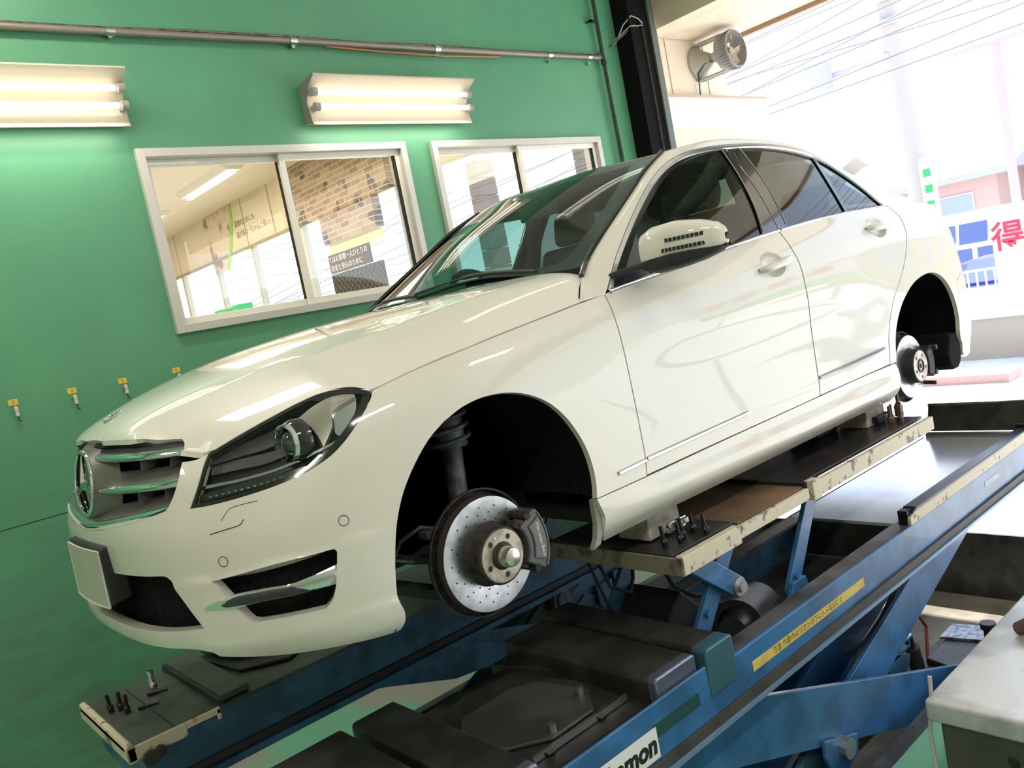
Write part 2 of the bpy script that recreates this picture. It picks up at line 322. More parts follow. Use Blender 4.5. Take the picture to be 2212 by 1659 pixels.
# back wall with the two window openings
W1 = (0.248, 2.0, 0.875, 1.88); W2 = (2.216, 3.94, 0.875, 1.88)
mb = MB()
for x0, x1, z0, z1 in [(-6, W1[0], FL, CEIL), (W1[0], W1[1], FL, W1[2]), (W1[0], W1[1], W1[3], CEIL), (W1[1], W2[0], FL, CEIL),
                       (W2[0], W2[1], FL, W2[2]), (W2[0], W2[1], W2[3], CEIL), (W2[1], 4.42, FL, CEIL)]:
    mb.box((x0, WY, z0), (x1, WY + .13, z1))
struct('wall_back', mb, green_wall)
mb = MB()
mb.box((-6, WY - .0015, .097), (4.36, WY + .01, .1))
struct('trim_1', mb, seam_black)
mb = MB(); mb.box((4.18, WY - .03, FL), (4.36, WY, CEIL)); struct('trim_2', mb, green_wall)
floor_m = mat('green_floor_paint', (0.19, 0.47, 0.31), 0.35, col2=(0.36, 0.34, 0.28), nscale=1.1, ramp=(0.52, 0.58), detail=8, bump=0.03, bscale=30)
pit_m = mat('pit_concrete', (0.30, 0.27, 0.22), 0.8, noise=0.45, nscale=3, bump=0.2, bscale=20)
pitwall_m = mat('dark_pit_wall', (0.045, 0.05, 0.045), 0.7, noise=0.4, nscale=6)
PX0, PX1, PY0, PY1, PZ = -1.2, 3.87, -1.075, 1.0, -1.67
mb = MB()
mb.box((-6, -9, FL - .1), (PX0, WY, FL)); mb.box((PX0, -9, FL - .1), (2.6, PY0, FL)); mb.box((PX0, PY1, FL - .1), (PX1, WY, FL)); struct('floor', mb, floor_m)
mb = MB(); mb.box((PX1, -9, FL - .1), (XO, WY, FL)); mb.box((2.6, -9, FL - .1), (PX1, PY0, FL)); struct('floor_apron', mb, mat('sunlit_concrete_apron', (0.78, 0.76, 0.73), 0.8, noise=0.08, nscale=1))  # near-white colour carries the blown-out sun glare
mb = MB(); mb.box((PX0 - .1, PY0 - .1, PZ - .1), (PX1 + .1, PY1 + .1, PZ)); struct('floor_pit', mb, pit_m)
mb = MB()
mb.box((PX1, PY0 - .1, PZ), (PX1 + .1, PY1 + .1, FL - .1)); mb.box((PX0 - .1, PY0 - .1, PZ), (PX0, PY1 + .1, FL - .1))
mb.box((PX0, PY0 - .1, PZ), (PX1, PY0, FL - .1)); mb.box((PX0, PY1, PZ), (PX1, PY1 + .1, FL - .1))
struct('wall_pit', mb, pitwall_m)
mb = MB()   # steel angle round the edge of the pit
mb.box((PX0, PY1 - .012, FL - .12), (PX1, PY1 + .04, FL + .004)); mb.box((PX0, PY0 - .05, FL - .12), (PX1, PY0 + .012, FL + .004))
mb.box((PX1 - .01, PY0, FL - .41), (PX1 + .01, PY1, FL + .004))
struct('trim_3', mb, mat('pit_edge_steel', (0.12, 0.12, 0.115), 0.4, 0.5, noise=0.4, nscale=9))
inner_wall = mat('beige_shop_wall', (0.62, 0.57, 0.47), 0.6, noise=0.1, nscale=2)
mb = MB(); mb.box((-6.15, -9, FL), (-6, WY + .13, CEIL)); struct('wall_front', mb, inner_wall)
mb = MB()
mb.box((-6, -9.15, FL), (XO, -9, CEIL)); struct('wall_right', mb, inner_wall)
mb = MB(); mb.box((-6.1, -9.1, CEIL), (XO + .1, 16, CEIL + .15)); struct('ceiling', mb, mat('ceiling_board', (0.72, 0.69, 0.62), 0.7))
mb = MB(); mb.box((4.42, -9, 3.0), (4.86, 1.97, CEIL)); struct('trim_4', mb, mat('shutter_box_steel', (0.16, 0.20, 0.13), 0.5, 0.2, noise=0.3, nscale=5))
# black door column with its guide rail
mb = MB(); mb.box((4.36, 1.80, FL), (4.60, WY + .13, CEIL)); struct('door_frame_column', mb, darksteel)
mb = MB(); mb.box((4.60, 1.78, FL), (4.672, 1.98, 3.0)); struct('trim_5', mb, greygreen)
mb = MB(); mb.box((4.672, 1.785, FL), (4.686, 1.99, 3.0)); struct('trim_6', mb, alu)
# ---------------------------------------------------------------- windows (two sliding sashes each)
pane_glass = glassmat('window_glass', (0.93, 0.95, 0.93), 0.0, 1.5)
def window(i, W):
    x0, x1, z0, z1 = W; mid = (x0 + x1) / 2 - .035
    f = MB(); t = .045; ya, yb = WY - .035, WY + .13
    f.box((x0, ya, z0), (x0 + t, yb, z1)); f.box((x1 - t, ya, z0), (x1, yb, z1)); f.box((x0 + t, ya, z1 - t), (x1 - t, yb, z1)); f.box((x0 + t, ya, z0), (x1 - t, yb, z0 + t))
    fr = f.build('window_%d' % i, alu, None, 0.002); tag(fr, kind='structure')
    def sash(a, b, y, nm, dark_left, dark_right):
        s = MB(); q = .038
        s.box((a, y, z0 + t), (b, y + .028, z0 + t + q)); s.box((a, y, z1 - t - q), (b, y + .028, z1 - t))
        s.box((a, y, z0 + t + q), (a + q, y + .028, z1 - t - q)); s.box((b - q, y, z0 + t + q), (b, y + .028, z1 - t - q))
        so = s.build(nm, white_enamel, fr, 0.0015)
        gsk = MB(); gsk.box((b - q - .012, y + .001, z0 + t + q), (b - q, y + .03, z1 - t - q)); gsk.build('gasket', seam_black, fr)
        g = MB(); g.box((a + q, y + .012, z0 + t + q), (b - q, y + .016, z1 - t - q)); g.build('pane', pane_glass, fr)
    sash(x0 + t, mid + .045, WY + .04, 'sash', 0, 1)
    sash(mid - .01, x1 - t, WY - .0, 'sash', 0, 1)
    return fr
window(1, W1); window(2, W2)
# ---------------------------------------------------------------- office seen through the windows
mb = MB(); mb.box((-6, WY + .13, FL - .1), (XO, 16, FL)); struct('floor_office', mb, mat('office_floor_vinyl', (0.6, 0.55, 0.48), 0.4, noise=0.1))
mb = MB(); mb.box((-6.15, WY + .13, FL), (-6, 16, CEIL)); mb.box((-6, 15.9, FL), (XO, 16, CEIL)); struct('wall_office', mb, cream)
mb = MB(); mb.box((-6, WY + .13, 3.2), (XO, 15.9, 3.25)); struct('ceiling_office', mb, mat('office_ceiling', (0.66, 0.56, 0.44), 0.7))
mb = MB(); mb.box((XO, WY + .14, 2.4), (XO + .2, 15.9, CEIL)); struct('wall_storefront', mb, cream)
mb = MB()
for y in (9.38, 13.55, 10.4): mb.box((XO - .006, y, 2.42), (XO, y + .012, 3.2))
mb.box((XO - .02, 8.56, 2.39), (XO, 15.8, 2.44)); struct('trim_7', mb, mat('taupe_joint', (0.35, 0.28, 0.22), 0.6))
mb = MB()
for y in (8.6, 10.35, 11.9, 13.6): mb.box((XO + .03, y, FL), (XO + .11, y + .09, 2.4))
mb.box((XO + .03, 2.2, FL), (XO + .11, 15.8, FL + .12)); struct('window_3', mb, alu)
mb = MB(); mb.box((XO + .06, 2.2, FL + .12), (XO + .066, 15.8, 2.4)); tag(mb.build('window_4', pane_glass), kind='structure')
def brickmat():
    m = bpy.data.materials.new('brick_cladding'); m.use_nodes = True; n = m.node_tree.nodes; l = m.node_tree.links; b = n['Principled BSDF']
    g = n.new('ShaderNodeNewGeometry'); s = n.new('ShaderNodeSeparateXYZ'); c = n.new('ShaderNodeCombineXYZ'); l.new(g.outputs['Position'], s.inputs[0]); l.new(s.outputs['Y'], c.inputs[0]); l.new(s.outputs['Z'], c.inputs[1])
    br = n.new('ShaderNodeTexBrick'); br.inputs['Scale'].default_value = 1.0; br.inputs['Brick Width'].default_value = 0.235; br.inputs['Row Height'].default_value = 0.075; br.inputs['Mortar Size'].default_value = 0.007
    br.inputs['Color1'].default_value = (0.30, 0.19, 0.13, 1); br.inputs['Color2'].default_value = (0.50, 0.38, 0.28, 1); br.inputs['Mortar'].default_value = (0.62, 0.52, 0.42, 1)
    l.new(c.outputs[0], br.inputs['Vector'])
    vo = n.new('ShaderNodeTexNoise'); vo.inputs['Scale'].default_value = 3.7; vo.inputs['Detail'].default_value = 0; l.new(g.outputs['Position'], vo.inputs['Vector'])
    r = n.new('ShaderNodeValToRGB'); r.color_ramp.elements[0].position = .62; r.color_ramp.elements[1].position = .66; l.new(vo.outputs['Fac'], r.inputs[0])
    mx = n.new('ShaderNodeMixRGB'); mx.inputs[2].default_value = (0.10, 0.08, 0.07, 1); l.new(br.outputs['Color'], mx.inputs[1])
    mu = n.new('ShaderNodeMath'); mu.operation = 'MULTIPLY'; l.new(r.outputs[0], mu.inputs[0]); iv = n.new('ShaderNodeMath'); iv.operation = 'SUBTRACT'; iv.inputs[0].default_value = 1; l.new(br.outputs['Fac'], iv.inputs[1]); l.new(iv.outputs[0], mu.inputs[1])
    l.new(mu.outputs[0], mx.inputs[0]); l.new(mx.outputs[0], b.inputs['Base Color']); b.inputs['Roughness'].default_value = .8
    bp = n.new('ShaderNodeBump'); bp.inputs['Strength'].default_value = .6; bp.inputs['Distance'].default_value = .01; bp.invert = True; l.new(br.outputs['Fac'], bp.inputs['Height']); l.new(bp.outputs[0], b.inputs['Normal'])
    return m
mb = MB(); mb.box((XO - .12, 6.0, 2.38), (XO + .0, 8.55, 3.2)); mb.box((XO - .12, 6.43, 1.97), (XO + .0, 7.81, 2.38)); struct('wall_brick', mb, brickmat())
brown_tile = mat('brown_tiled_column', (0.24, 0.15, 0.12), 0.5, noise=0.35, nscale=4)
for y0, y1 in ((4.62, 4.78), (3.02, 3.12)):
    mb = MB()
    for k in range(18): mb.box((XO + .12, y0, FL + k * .2 + .004), (XO + .4, y1, FL + k * .2 + .196))
    tag(mb.build('storefront_column', brown_tile, None, .004), 'brown tiled square column outside the office windows, %s' % ('the wider one' if y1 > 4 else 'the slimmer one by the porch'), 'column')
# posters, texts and boards on the storefront wall, seen from inside the office
FR = lambda y, z, x=XO - .004: frame((x, y, z), (0, -1, 0), (0, 0, 1))
t = thing('wall_poster', 'white band poster with two lines of grey lettering above the office glazing', 'poster', (XO - .01, 10.1, 2.4))
mb = MB(); mb.box((XO - .004, 9.42, 2.50), (XO - .001, 10.36, 3.1)); mb.build('sheet', mat('poster_cream', (0.84, 0.74, 0.60), .6), t)
gtxt = mat('poster_grey_ink', (0.22, 0.19, 0.16), 0.6)
text_mesh('lettering', '家族のためにも', .115, frame((XO - .006, 10.78, 2.84), (0, -1, 0), (0, 0, 1)), gtxt, t, align='LEFT')
text_mesh('lettering', '我が家は「ちゃんと買い」。', .115, frame((XO - .006, 10.78, 2.66), (0, -1, 0), (0, 0, 1)), gtxt, t, align='LEFT')
t = thing('wall_poster', 'tall picture poster with a curved green edge in the left office window', 'poster', (XO - .01, 11.4, 2.2))
mb = MB(); mb.add([(XO - .008, 12.07, 3.18)] + [(XO - .008, 11.35 - .55 * math.sin(math.pi * (.5 + .5 * (k / 10)) * 1.0) , 3.2 - k * .1) for k in range(11)] + [(XO - .008, 11.95, 2.2)], [tuple(range(13))]); mb.build('sheet', mat('poster_photo', (0.75, 0.62, 0.52), .5, col2=(0.30, 0.22, 0.2), nscale=3.2, ramp=(.5, .6)), t)
mb = MB(); mb.tube([(XO - .012, 11.35 - .55 * math.sin(math.pi * (.5 + .5 * (k / 10))), 3.2 - k * .1) for k in range(11)], .03, 6); mb.build('green_edge', mat('poster_green', (0.35, 0.65, 0.15), .5), t)
t = thing('wall_sign', 'dark brown sign with white Japanese lettering under the brick pier', 'sign', (XO - .1, 7.2, 1.56))
mb = MB(); mb.box((XO - .12, 6.70, 1.565), (XO - .10, 7.79, 1.82)); mb.build('board', mat('sign_brown', (0.085, 0.05, 0.04), .5), t)
wtxt = mat('sign_white_ink', (0.9, 0.85, 0.8), 0.6)
text_mesh('lettering', 'てはお客様一人ひとりの', .094, frame((XO - .124, 7.78, 1.75), (0, -1, 0), (0, 0, 1)), wtxt, t, align='LEFT')
text_mesh('lettering', '安全と安心のために', .094, frame((XO - .124, 7.75, 1.63), (0, -1, 0), (0, 0, 1)), wtxt, t, align='LEFT')
mb = MB(); mb.box((XO - .13, 6.44, 1.14), (XO - .11, 7.775, 1.55))
def meshmat():
    m = mat('black_lattice_board', (0.02, 0.02, 0.02), .6); n = m.node_tree.nodes; l = m.node_tree.links
    g = n.new('ShaderNodeNewGeometry'); mp = n.new('ShaderNodeMapping'); mp.inputs['Rotation'].default_value = (math.radians(45), 0, 0); mp.inputs['Scale'].default_value = (1, 13, 13); l.new(g.outputs['Position'], mp.inputs[0])
    ck = n.new('ShaderNodeTexBrick'); ck.offset = 0; ck.inputs['Scale'].default_value = 1; ck.inputs['Brick Width'].default_value = 1; ck.inputs['Row Height'].default_value = 1; ck.inputs['Mortar Size'].default_value = .05
    s = n.new('ShaderNodeSeparateXYZ'); c = n.new('ShaderNodeCombineXYZ'); l.new(mp.outputs[0], s.inputs[0]); l.new(s.outputs['Y'], c.inputs[0]); l.new(s.outputs['Z'], c.inputs[1]); l.new(c.outputs[0], ck.inputs['Vector'])
    ck.inputs['Color1'].default_value = ck.inputs['Color2'].default_value = (.015, .015, .015, 1); ck.inputs['Mortar'].default_value = (.16, .15, .14, 1); l.new(ck.outputs['Color'], n['Principled BSDF'].inputs['Base Color']); return m
tag(mb.build('lattice_board', meshmat()), 'black lattice patterned board below the dark brown sign', 'board')
mb = MB(); mb.box((XO - .06, 6.44, 1.83), (XO - .04, 7.79, 1.96)); tag(mb.build('header_board', mat('pale_yellow_board', (0.85, 0.78, 0.42), .6)), 'pale yellow strip board between the brick pier and the brown sign', 'board')
def troffer(y0, lab):
    t = thing('ceiling_lamp', lab, 'lamp', (3.55, y0, 3.08))
    mb = MB(); mb.xz([(3.40, 3.2), (3.76, 3.2), (3.68, 3.12), (3.48, 3.12)], y0, y0 + 1.75); mb.build('reflector', white_enamel, t)
    mb = MB(); mb.box((3.55, y0 + .05, 3.085), (3.62, y0 + 1.7, 3.12)); mb.build('tube', tube_m, t)
troffer(7.95, 'long lit ceiling lamp behind the left pane of the large window')
troffer(10.9, 'partly hidden lit ceiling lamp at the left edge of the large window')
for k, (dy, lab) in enumerate(((0, 'left'), (.32, 'right'))):
    mb = MB(); mb.box((XO - .6, 9.7 + 1.0 - dy * 2.2, .93), (XO - .35, 9.95 + 1.0 - dy * 2.2, 1.5)); tag(mb.build('green_bin', mat('green_plastic', (0.05, 0.5, 0.2), .4), None, .01), 'green plastic bin behind the left pane, the %s one of the pair' % lab, 'bin', 'green bins in the office')
mb = MB(); mb.box((XO - .9, 8.3, .85), (XO - .2, 13.5, .93)); mb.box((XO - .85, 8.4, FL), (XO - .3, 13.4, .85)); tag(mb.build('counter', white_enamel, None, .005), 'long white counter along the office glazing', 'counter')
ad = bpy.data.lights.new('office_ceiling_light', 'AREA'); ad.shape = 'RECTANGLE'; ad.size = 3; ad.size_y = 9; ad.energy = 620; ad.color = (1, .88, .72)
ao = bpy.data.objects.new('office_ceiling_light', ad); C.objects.link(ao); ao.location = (1.5, 8, 3.15 + ZO)
# ---------------------------------------------------------------- lamps on the green wall
def wall_lamp(x0, x1, lab):
    y = WY; t = thing('wall_lamp', lab, 'lamp', ((x0 + x1) / 2, y - .1, 2.0), 'fluorescent lamps on the green wall')
    mb = MB()
    prof = [(y - .005, 2.235), (y - .20, 2.255), (y - .205, 2.245), (y - .12, 2.20), (y - .07, 2.12), (y - .09, 2.0), (y - .10, 1.985), (y - .095, 1.98), (y - .03, 2.0), (y - .005, 2.0)]
    mb.prism([(x0, a, b) for a, b in prof], (x1 - x0, 0, 0)); mb.build('reflector', mat('cream_reflector', (.60, .52, .40), .45), t)
    for z, yy in ((2.165, y - .135), (2.075, y - .135)):
        mb = MB(); mb.cyl((x0 + .05, yy, z), (x1 - .05, yy, z), .0155, n=16); mb.build('tube', tube_m, t)
        for xe, s in ((x0 + .022, 1), (x1 - .022, -1)):
            mb = MB(); mb.cyl((xe - .016, yy, z), (xe + .016, yy, z), .026, n=16); mb.box((xe - .012, yy, z - .015), (xe + .012, y - .07, z + .015)); mb.build('lamp_holder', mat('grey_lamp_holder', (.35, .33, .30), .5), t)
    mb = MB(); mb.prism([(x0 - .004, a, b) for a, b in prof], (.004, 0, 0)); mb.build('end_plate', mat('lamp_end_grey', (.20, .21, .19), .5), t)
    return t
wall_lamp(-1.02, .232, 'lit twin fluorescent wall lamp cut by the left edge, above the green wall')
wall_lamp(1.31, 2.56, 'lit twin fluorescent wall lamp above the gap between the windows')
# ---------------------------------------------------------------- conduits and cables
t = thing('conduit', 'brown steel conduit running along the top of the green wall', 'pipe', (1.5, WY - .04, 2.49))
mb = MB(); mb.tube([(-3, WY - .035, 2.475), (.25, WY - .035, 2.49), (1.28, WY - .035, 2.50), (2.5, WY - .035, 2.505), (4.12, WY - .035, 2.518)], .019, 12); mb.build('pipe', mat('grey_brown_conduit', (0.27, 0.23, 0.20), .45, .4), t)
for x in (.235, 1.30, 2.40, 3.5, 3.95):
    mb = MB(); mb.cyl((x, WY - .035, 2.49 + .007 * x), (x + .045, WY - .035, 2.49 + .007 * x), .024, n=14); mb.box((x + .01, WY - .035, 2.46), (x + .03, WY, 2.475)); mb.build('coupling', satin, t)
mb = MB(); mb.tube([(-3, WY - .03, 2.51), (.2, WY - .02, 2.515), (.7, WY - .02, 2.528), (1.25, WY - .015, 2.535), (1.9, WY - .015, 2.525), (2.4, WY - .012, 2.54), (3.0, WY - .012, 2.535), (4.1, WY - .012, 2.545), (4.25, WY - .02, 2.60), (4.40, WY - .21, 2.74)], .008, 8); tag(mb.build('cable', brownsteel), 'thin brown cable lying along the top of the conduit', 'cable')
mb = MB(); mb.tube([(1.55, WY - .03, 2.482), (2.0, WY - .03, 2.468), (2.5, WY - .03, 2.462), (3.0, WY - .03, 2.478)], .006, 8); tag(mb.build('cable', orange), 'short orange cable under the conduit', 'cable')
t = thing('vertical_pipe', 'thin dark pipe running up the wall beside the black door column', 'pipe', (4.14, WY - .05, 0.5))
mb = MB(); mb.tube([(4.155, WY - .05, FL), (4.15, WY - .05, 1.7), (4.13, WY - .05, 2.5), (4.124, WY - .05, CEIL)], .013, 10); mb.build('pipe', darkpipe, t)
mb = MB(); mb.box((4.05, WY - .06, 2.80), (4.14, WY - .03, 2.815)); mb.box((4.05, WY - .06, 2.80), (4.065, WY, 2.815)); mb.build('bracket', darkpipe, t)
mb = MB(); mb.cyl((4.13, WY - .05, 2.46), (4.13, WY - .05, 2.50), .022); mb.build('coupling', darkpipe, t)
mb = MB(); mb.tube([(4.50, 1.785, FL), (4.50, 1.785, 1.9), (4.497, 1.785, 2.78)], .007, 8); tag(mb.build('vertical_pipe', darkpipe), 'very thin pipe running down the face of the black door column', 'pipe')
mb = MB(); mb.tube([(4.30, 1.93, 2.63), (4.33, 1.85, 2.75), (4.38, 1.79, 2.81), (4.46, 1.785, 2.79), (4.50, 1.78, 2.75)], .005, 8); mb.tube([(4.30, 1.93, 2.66), (4.36, 1.80, 2.73), (4.44, 1.785, 2.73), (4.50, 1.78, 2.74)], .004, 8); tag(mb.build('wire_loop', mat('pale_grey_wire', (.45, .45, .45), .5)), 'pale wires looping across the black door column', 'wire')
# ---------------------------------------------------------------- key hooks and number labels
LX = [-.591, -.326, -.08, .202, .479]
for i, x in enumerate(LX):
    d = i + 3; words = {3: 'three', 4: 'four', 5: 'five', 6: 'six', 7: 'seven'}[d]
    t = thing('number_label', 'small yellow wall label with the number %s' % words, 'label', (x, WY - .002, .673), 'yellow number labels on the green wall')
    mb = MB(); mb.box((x - .021, WY - .003, .672), (x + .021, WY - .0005, .700)); mb.build('sticker', yellow_label, t)
    text_mesh('digit', str(d), .024, frame((x, WY - .0035, .686), (1, 0, 0), (0, 0, 1)), mat('label_ink', (.30, .18, .02), .6), t)
    if i < 4:
        t = thing('wall_hook', 'small pale metal hook on the green wall under yellow label %s' % words, 'hook', (x + .002, WY - .03, .60), 'pale hooks under the yellow labels')
        mb = MB(); mb.lathe((x + .002, WY - .028, .615), (0, 0, 1), [(.0, 0), (.009, .002), (.010, .012), (.008, .016), (.0095, .03), (.0095, .042), (.006, .05), (.0, .052)], 14); mb.build('body', mat('pale_hook_metal', (.60, .56, .45), .35, .4), t)
        mb = MB(); mb.tube([(x + .002, WY - .028, .618), (x + .003, WY - .028, .600), (x + .005, WY - .03, .592), (x + .012, WY - .034, .592)], .003, 8); mb.build('hook_tip', darkpipe, t)
        mb = MB(); mb.box((x - .003, WY - .026, .64), (x + .007, WY, .65)); mb.build('stem', darkpipe, t)
# ---------------------------------------------------------------- shop ceiling lamps (their reflections run along the bonnet)
def ceiling_lamp(x, y, along, lab):
    L = .62; t = thing('ceiling_lamp', lab, 'lamp', (x, y, 3.2), 'fluorescent lamps under the shop ceiling')
    dx, dy = (L, .08) if along == 'x' else (.08, L)
    mb = MB(); mb.box((x - dx, y - dy, 3.26), (x + dx, y + dy, 3.4)); mb.build('housing', white_enamel, t)
    for s in (-1, 1):
        a = (x - dx + .03, y + s * .045, 3.235) if along == 'x' else (x + s * .045, y - dy + .03, 3.235); b = (x + dx - .03, y + s * .045, 3.235) if along == 'x' else (x + s * .045, y + dy - .03, 3.235)
        mb = MB(); mb.cyl(a, b, .016, n=12); mb.build('tube', tube_m, t)
for i, (x, y, lab) in enumerate([(-.6, .9, 'shop ceiling lamp over the car bonnet'), (2.4, .9, 'shop ceiling lamp over the car roof'), (-.6, -3.6, 'shop ceiling lamp above the viewer'), (2.4, -3.6, 'shop ceiling lamp over the near side aisle'), (-3.6, .9, 'shop ceiling lamp in front of the car'), (-3.6, -3.6, 'shop ceiling lamp in the front corner')]):
    ceiling_lamp(x, y, 'x', lab)
def area(name, loc, size, energy, col, rot=(0, 0, 0)):
    d = bpy.data.lights.new(name, 'AREA'); d.shape = 'RECTANGLE'; d.size, d.size_y = size; d.energy = energy; d.color = col
    o = bpy.data.objects.new(name, d); C.objects.link(o); o.location = (loc[0], loc[1], loc[2] + ZO); o.rotation_euler = rot; return o
for i, (x, y, e_) in enumerate([(-.6, -3.6, 45), (2.4, -3.6, 30), (-3.6, -3.6, 70), (-3.6, .9, 45), (-.6, .9, 40)]): area('lamp_light', (x, y, 3.2), (1.3, .3), e_, (1, .93, .80))
area('wall_lamp_light', (1.93, WY - .15, 1.975), (1.2, .08), 3.2, (1, .93, .80), (math.radians(25), 0, 0)); area('wall_lamp_light', (-.4, WY - .15, 1.975), (1.2, .08), 3.2, (1, .93, .80), (math.radians(25), 0, 0))
# ================================================================ OUTDOORS
asphalt = mat('sunlit_concrete_apron', (0.78, 0.76, 0.73), 0.8, noise=0.08, nscale=1)
mb = MB(); mb.box((XO, -60, FL - .1), (90, 60, FL)); struct('ground', mb, asphalt)
mb = MB(); mb.box((4.75, -9, 2.74), (5.88, 1.99, 2.98)); struct('ceiling_canopy', mb, canopy_m)
mb = MB(); mb.box((5.88, -9, 2.70), (5.93, 1.99, 3.0)); struct('trim_8', mb, mat('brown_canopy_edge', (0.42, 0.27, 0.18), .5))
mb = MB(); mb.box((4.69, WY, FL), (5.93, WY + .13, 3.0)); struct('wall_porch', mb, cream)
mb = MB()
for x in (5.05, 5.62): mb.box((x, WY - .004, 2.22), (x + .008, WY, 2.74))
struct('trim_9', mb, mat('panel_joint_brown', (.40, .30, .2), .6))
t = thing('sign_band', 'white boxed sign band on the porch wall below the wall fan', 'sign', (5.6, 1.9, 1.93))
mb = MB(); mb.box((4.72, WY - .06, 1.93), (6.5, WY - .001, 2.2)); mb.build('panel', mat('white_band_panel', (.92, .88, .82), .5), t)
mb = MB(); mb.box((4.72, WY - .07, 2.2), (6.5, WY, 2.222)); mb.build('top_edge', mat('band_edge_brown', (.50, .36, .28), .5), t)
mb = MB(); mb.box((4.72, WY - .05, 1.2), (6.5, WY - .001, 1.93)); tag(mb.build('yellow_panel', mat('pale_yellow_panel', (.88, .80, .50), .6)), 'pale yellow panel below the white sign band on the porch', 'panel')
# wall fan
t = thing('wall_fan', 'round wall fan on the cream porch wall under the canopy', 'fan', (5.5, WY - .02, 2.36))
fm = mat('fan_grey_plastic', (.42, .40, .36), .5); fc = (5.50, WY, 2.525)
mb = MB(); mb.lathe((5.50, WY, 2.525), (0, -1, 0), [(.0, 0), (.15, 0), (.15, .03), (.11, .06), (.05, .16), (.0, .17)], 28); mb.build('motor', fm, t)
mb = MB(); mb.lathe((5.50, WY - .30, 2.525), (0, -1, 0), [(.155, 0), (.165, .0), (.165, .13), (.155, .13), (.155, 0)], 40); mb.build('guard_ring', mat('fan_ring_grey', (.30, .30, .32), .5), t)
mb = MB()
for k in range(36):
    a = k / 36 * 2 * math.pi; mb.box((0, 0, 0), (0, 0, 0)) if False else None
    c_, s_ = math.cos(a), math.sin(a); mb.cyl((5.50 + .16 * c_, WY - .31, 2.525 + .16 * s_), (5.50 + .172 * c_, WY - .42, 2.525 + .172 * s_), .003, n=6)
    if k % 2 == 0: mb.cyl((5.50 + .16 * c_, WY - .43, 2.525 + .16 * s_), (5.50 + .03 * c_, WY - .44, 2.525 + .03 * s_), .0015, n=5)
mb.build('guard_wires', mat('fan_wire', (.16, .16, .18), .4), t)
mb = MB()
for a in (1.35, 1.75, 4.5, 4.9): mb = MB(); mb.box((5.50 + .16 * math.cos(a) - .02, WY - .32, 2.525 + .16 * math.sin(a) - .008), (5.50 + .16 * math.cos(a) + .02, WY - .01, 2.525 + .16 * math.sin(a) + .008)); mb.build('arm', fm, t)
mb = MB()
for k in range(5):
    a = k / 5 * 2 * math.pi
    P_ = [(5.50 + r * math.cos(a + o_), WY - .37 + dy, 2.525 + r * math.sin(a + o_)) for r, o_, dy in ((.03, -.3, .02), (.12, -.35, .025), (.145, 0, 0), (.13, .4, -.02), (.03, .35, -.02))]; mb.prism(P_, (0, -.003, 0))
mb.lathe((5.50, WY - .20, 2.525), (0, -1, 0), [(.0, 0), (.05, .0), (.05, .10), (.035, .18), (.0, .19)], 20); mb.build('blades', mat('fan_blade_tan', (.55, .45, .32), .5), t)
mb = MB(); mb.tube([(5.50, WY - .2, 2.50), (5.44, WY - .12, 2.49), (5.42, WY - .05, 2.42), (5.425, WY - .03, 2.23)], .006, 8); mb.build('cord', darkpipe, t)
# utility pole, sign pole, houses, vehicles, fence: far behind, washed-out glare put into their pale colours
haze = lambda n, c: mat(n, c, .8)
t = thing('utility_pole', 'thick concrete utility pole rising behind the car roof', 'pole', (14, 3.75, FL))
mb = MB(); mb.cyl((14, 3.62, FL), (14, 3.9, 9), .22, .17, 24); mb.build('shaft', haze('pole_concrete', (.50, .46, .43)), t)
mb = MB()
for z in (4.1, 4.5, 5.2): mb.box((13.7, 2.9, z), (13.8, 4.7, z + .08))
mb.build('cross_arm', haze('pole_steel', (.6, .58, .62)), t)
mb = MB(); mb.cyl((13.7, 5.05, 3.35), (13.7, 5.05, 3.85), .24, n=20); mb.box((13.8, 3.8, 3.55), (13.9, 5.1, 3.65)); mb.build('transformer', haze('transformer_blue_grey', (.50, .48, .64)), t)
t2 = thing('pole_advert', 'narrow white advertising plate with green marks strapped to the utility pole', 'sign', (13.7, 3.45, .9))
mb = MB(); mb.box((13.72, 3.30, .15), (13.75, 3.55, 1.75)); mb.build('plate', haze('advert_white', (.8, .8, .78)), t2)
for k in range(5):
    mb = MB(); mb.box((13.71, 3.37, .35 + k * .27), (13.719, 3.49, .48 + k * .27)); mb.build('green_mark', haze('advert_green', (.05, .45, .15)), t2)
t = thing('sign_pole', 'tall slender reddish pole leaning at the right edge of the photo', 'pole', (20, 4.1, FL))
mb = MB(); mb.cyl((20, 4.13, FL), (20, 4.13, 4.3), .11, .09, 14); mb.build('shaft', haze('pole_rose', (.62, .40, .44)), t)
mb = MB(); mb.box((19.9, 3.3, 4.25), (20.1, 5.1, 4.33)); mb.build('arm', haze('pole_rose', (.62, .40, .44)), t)
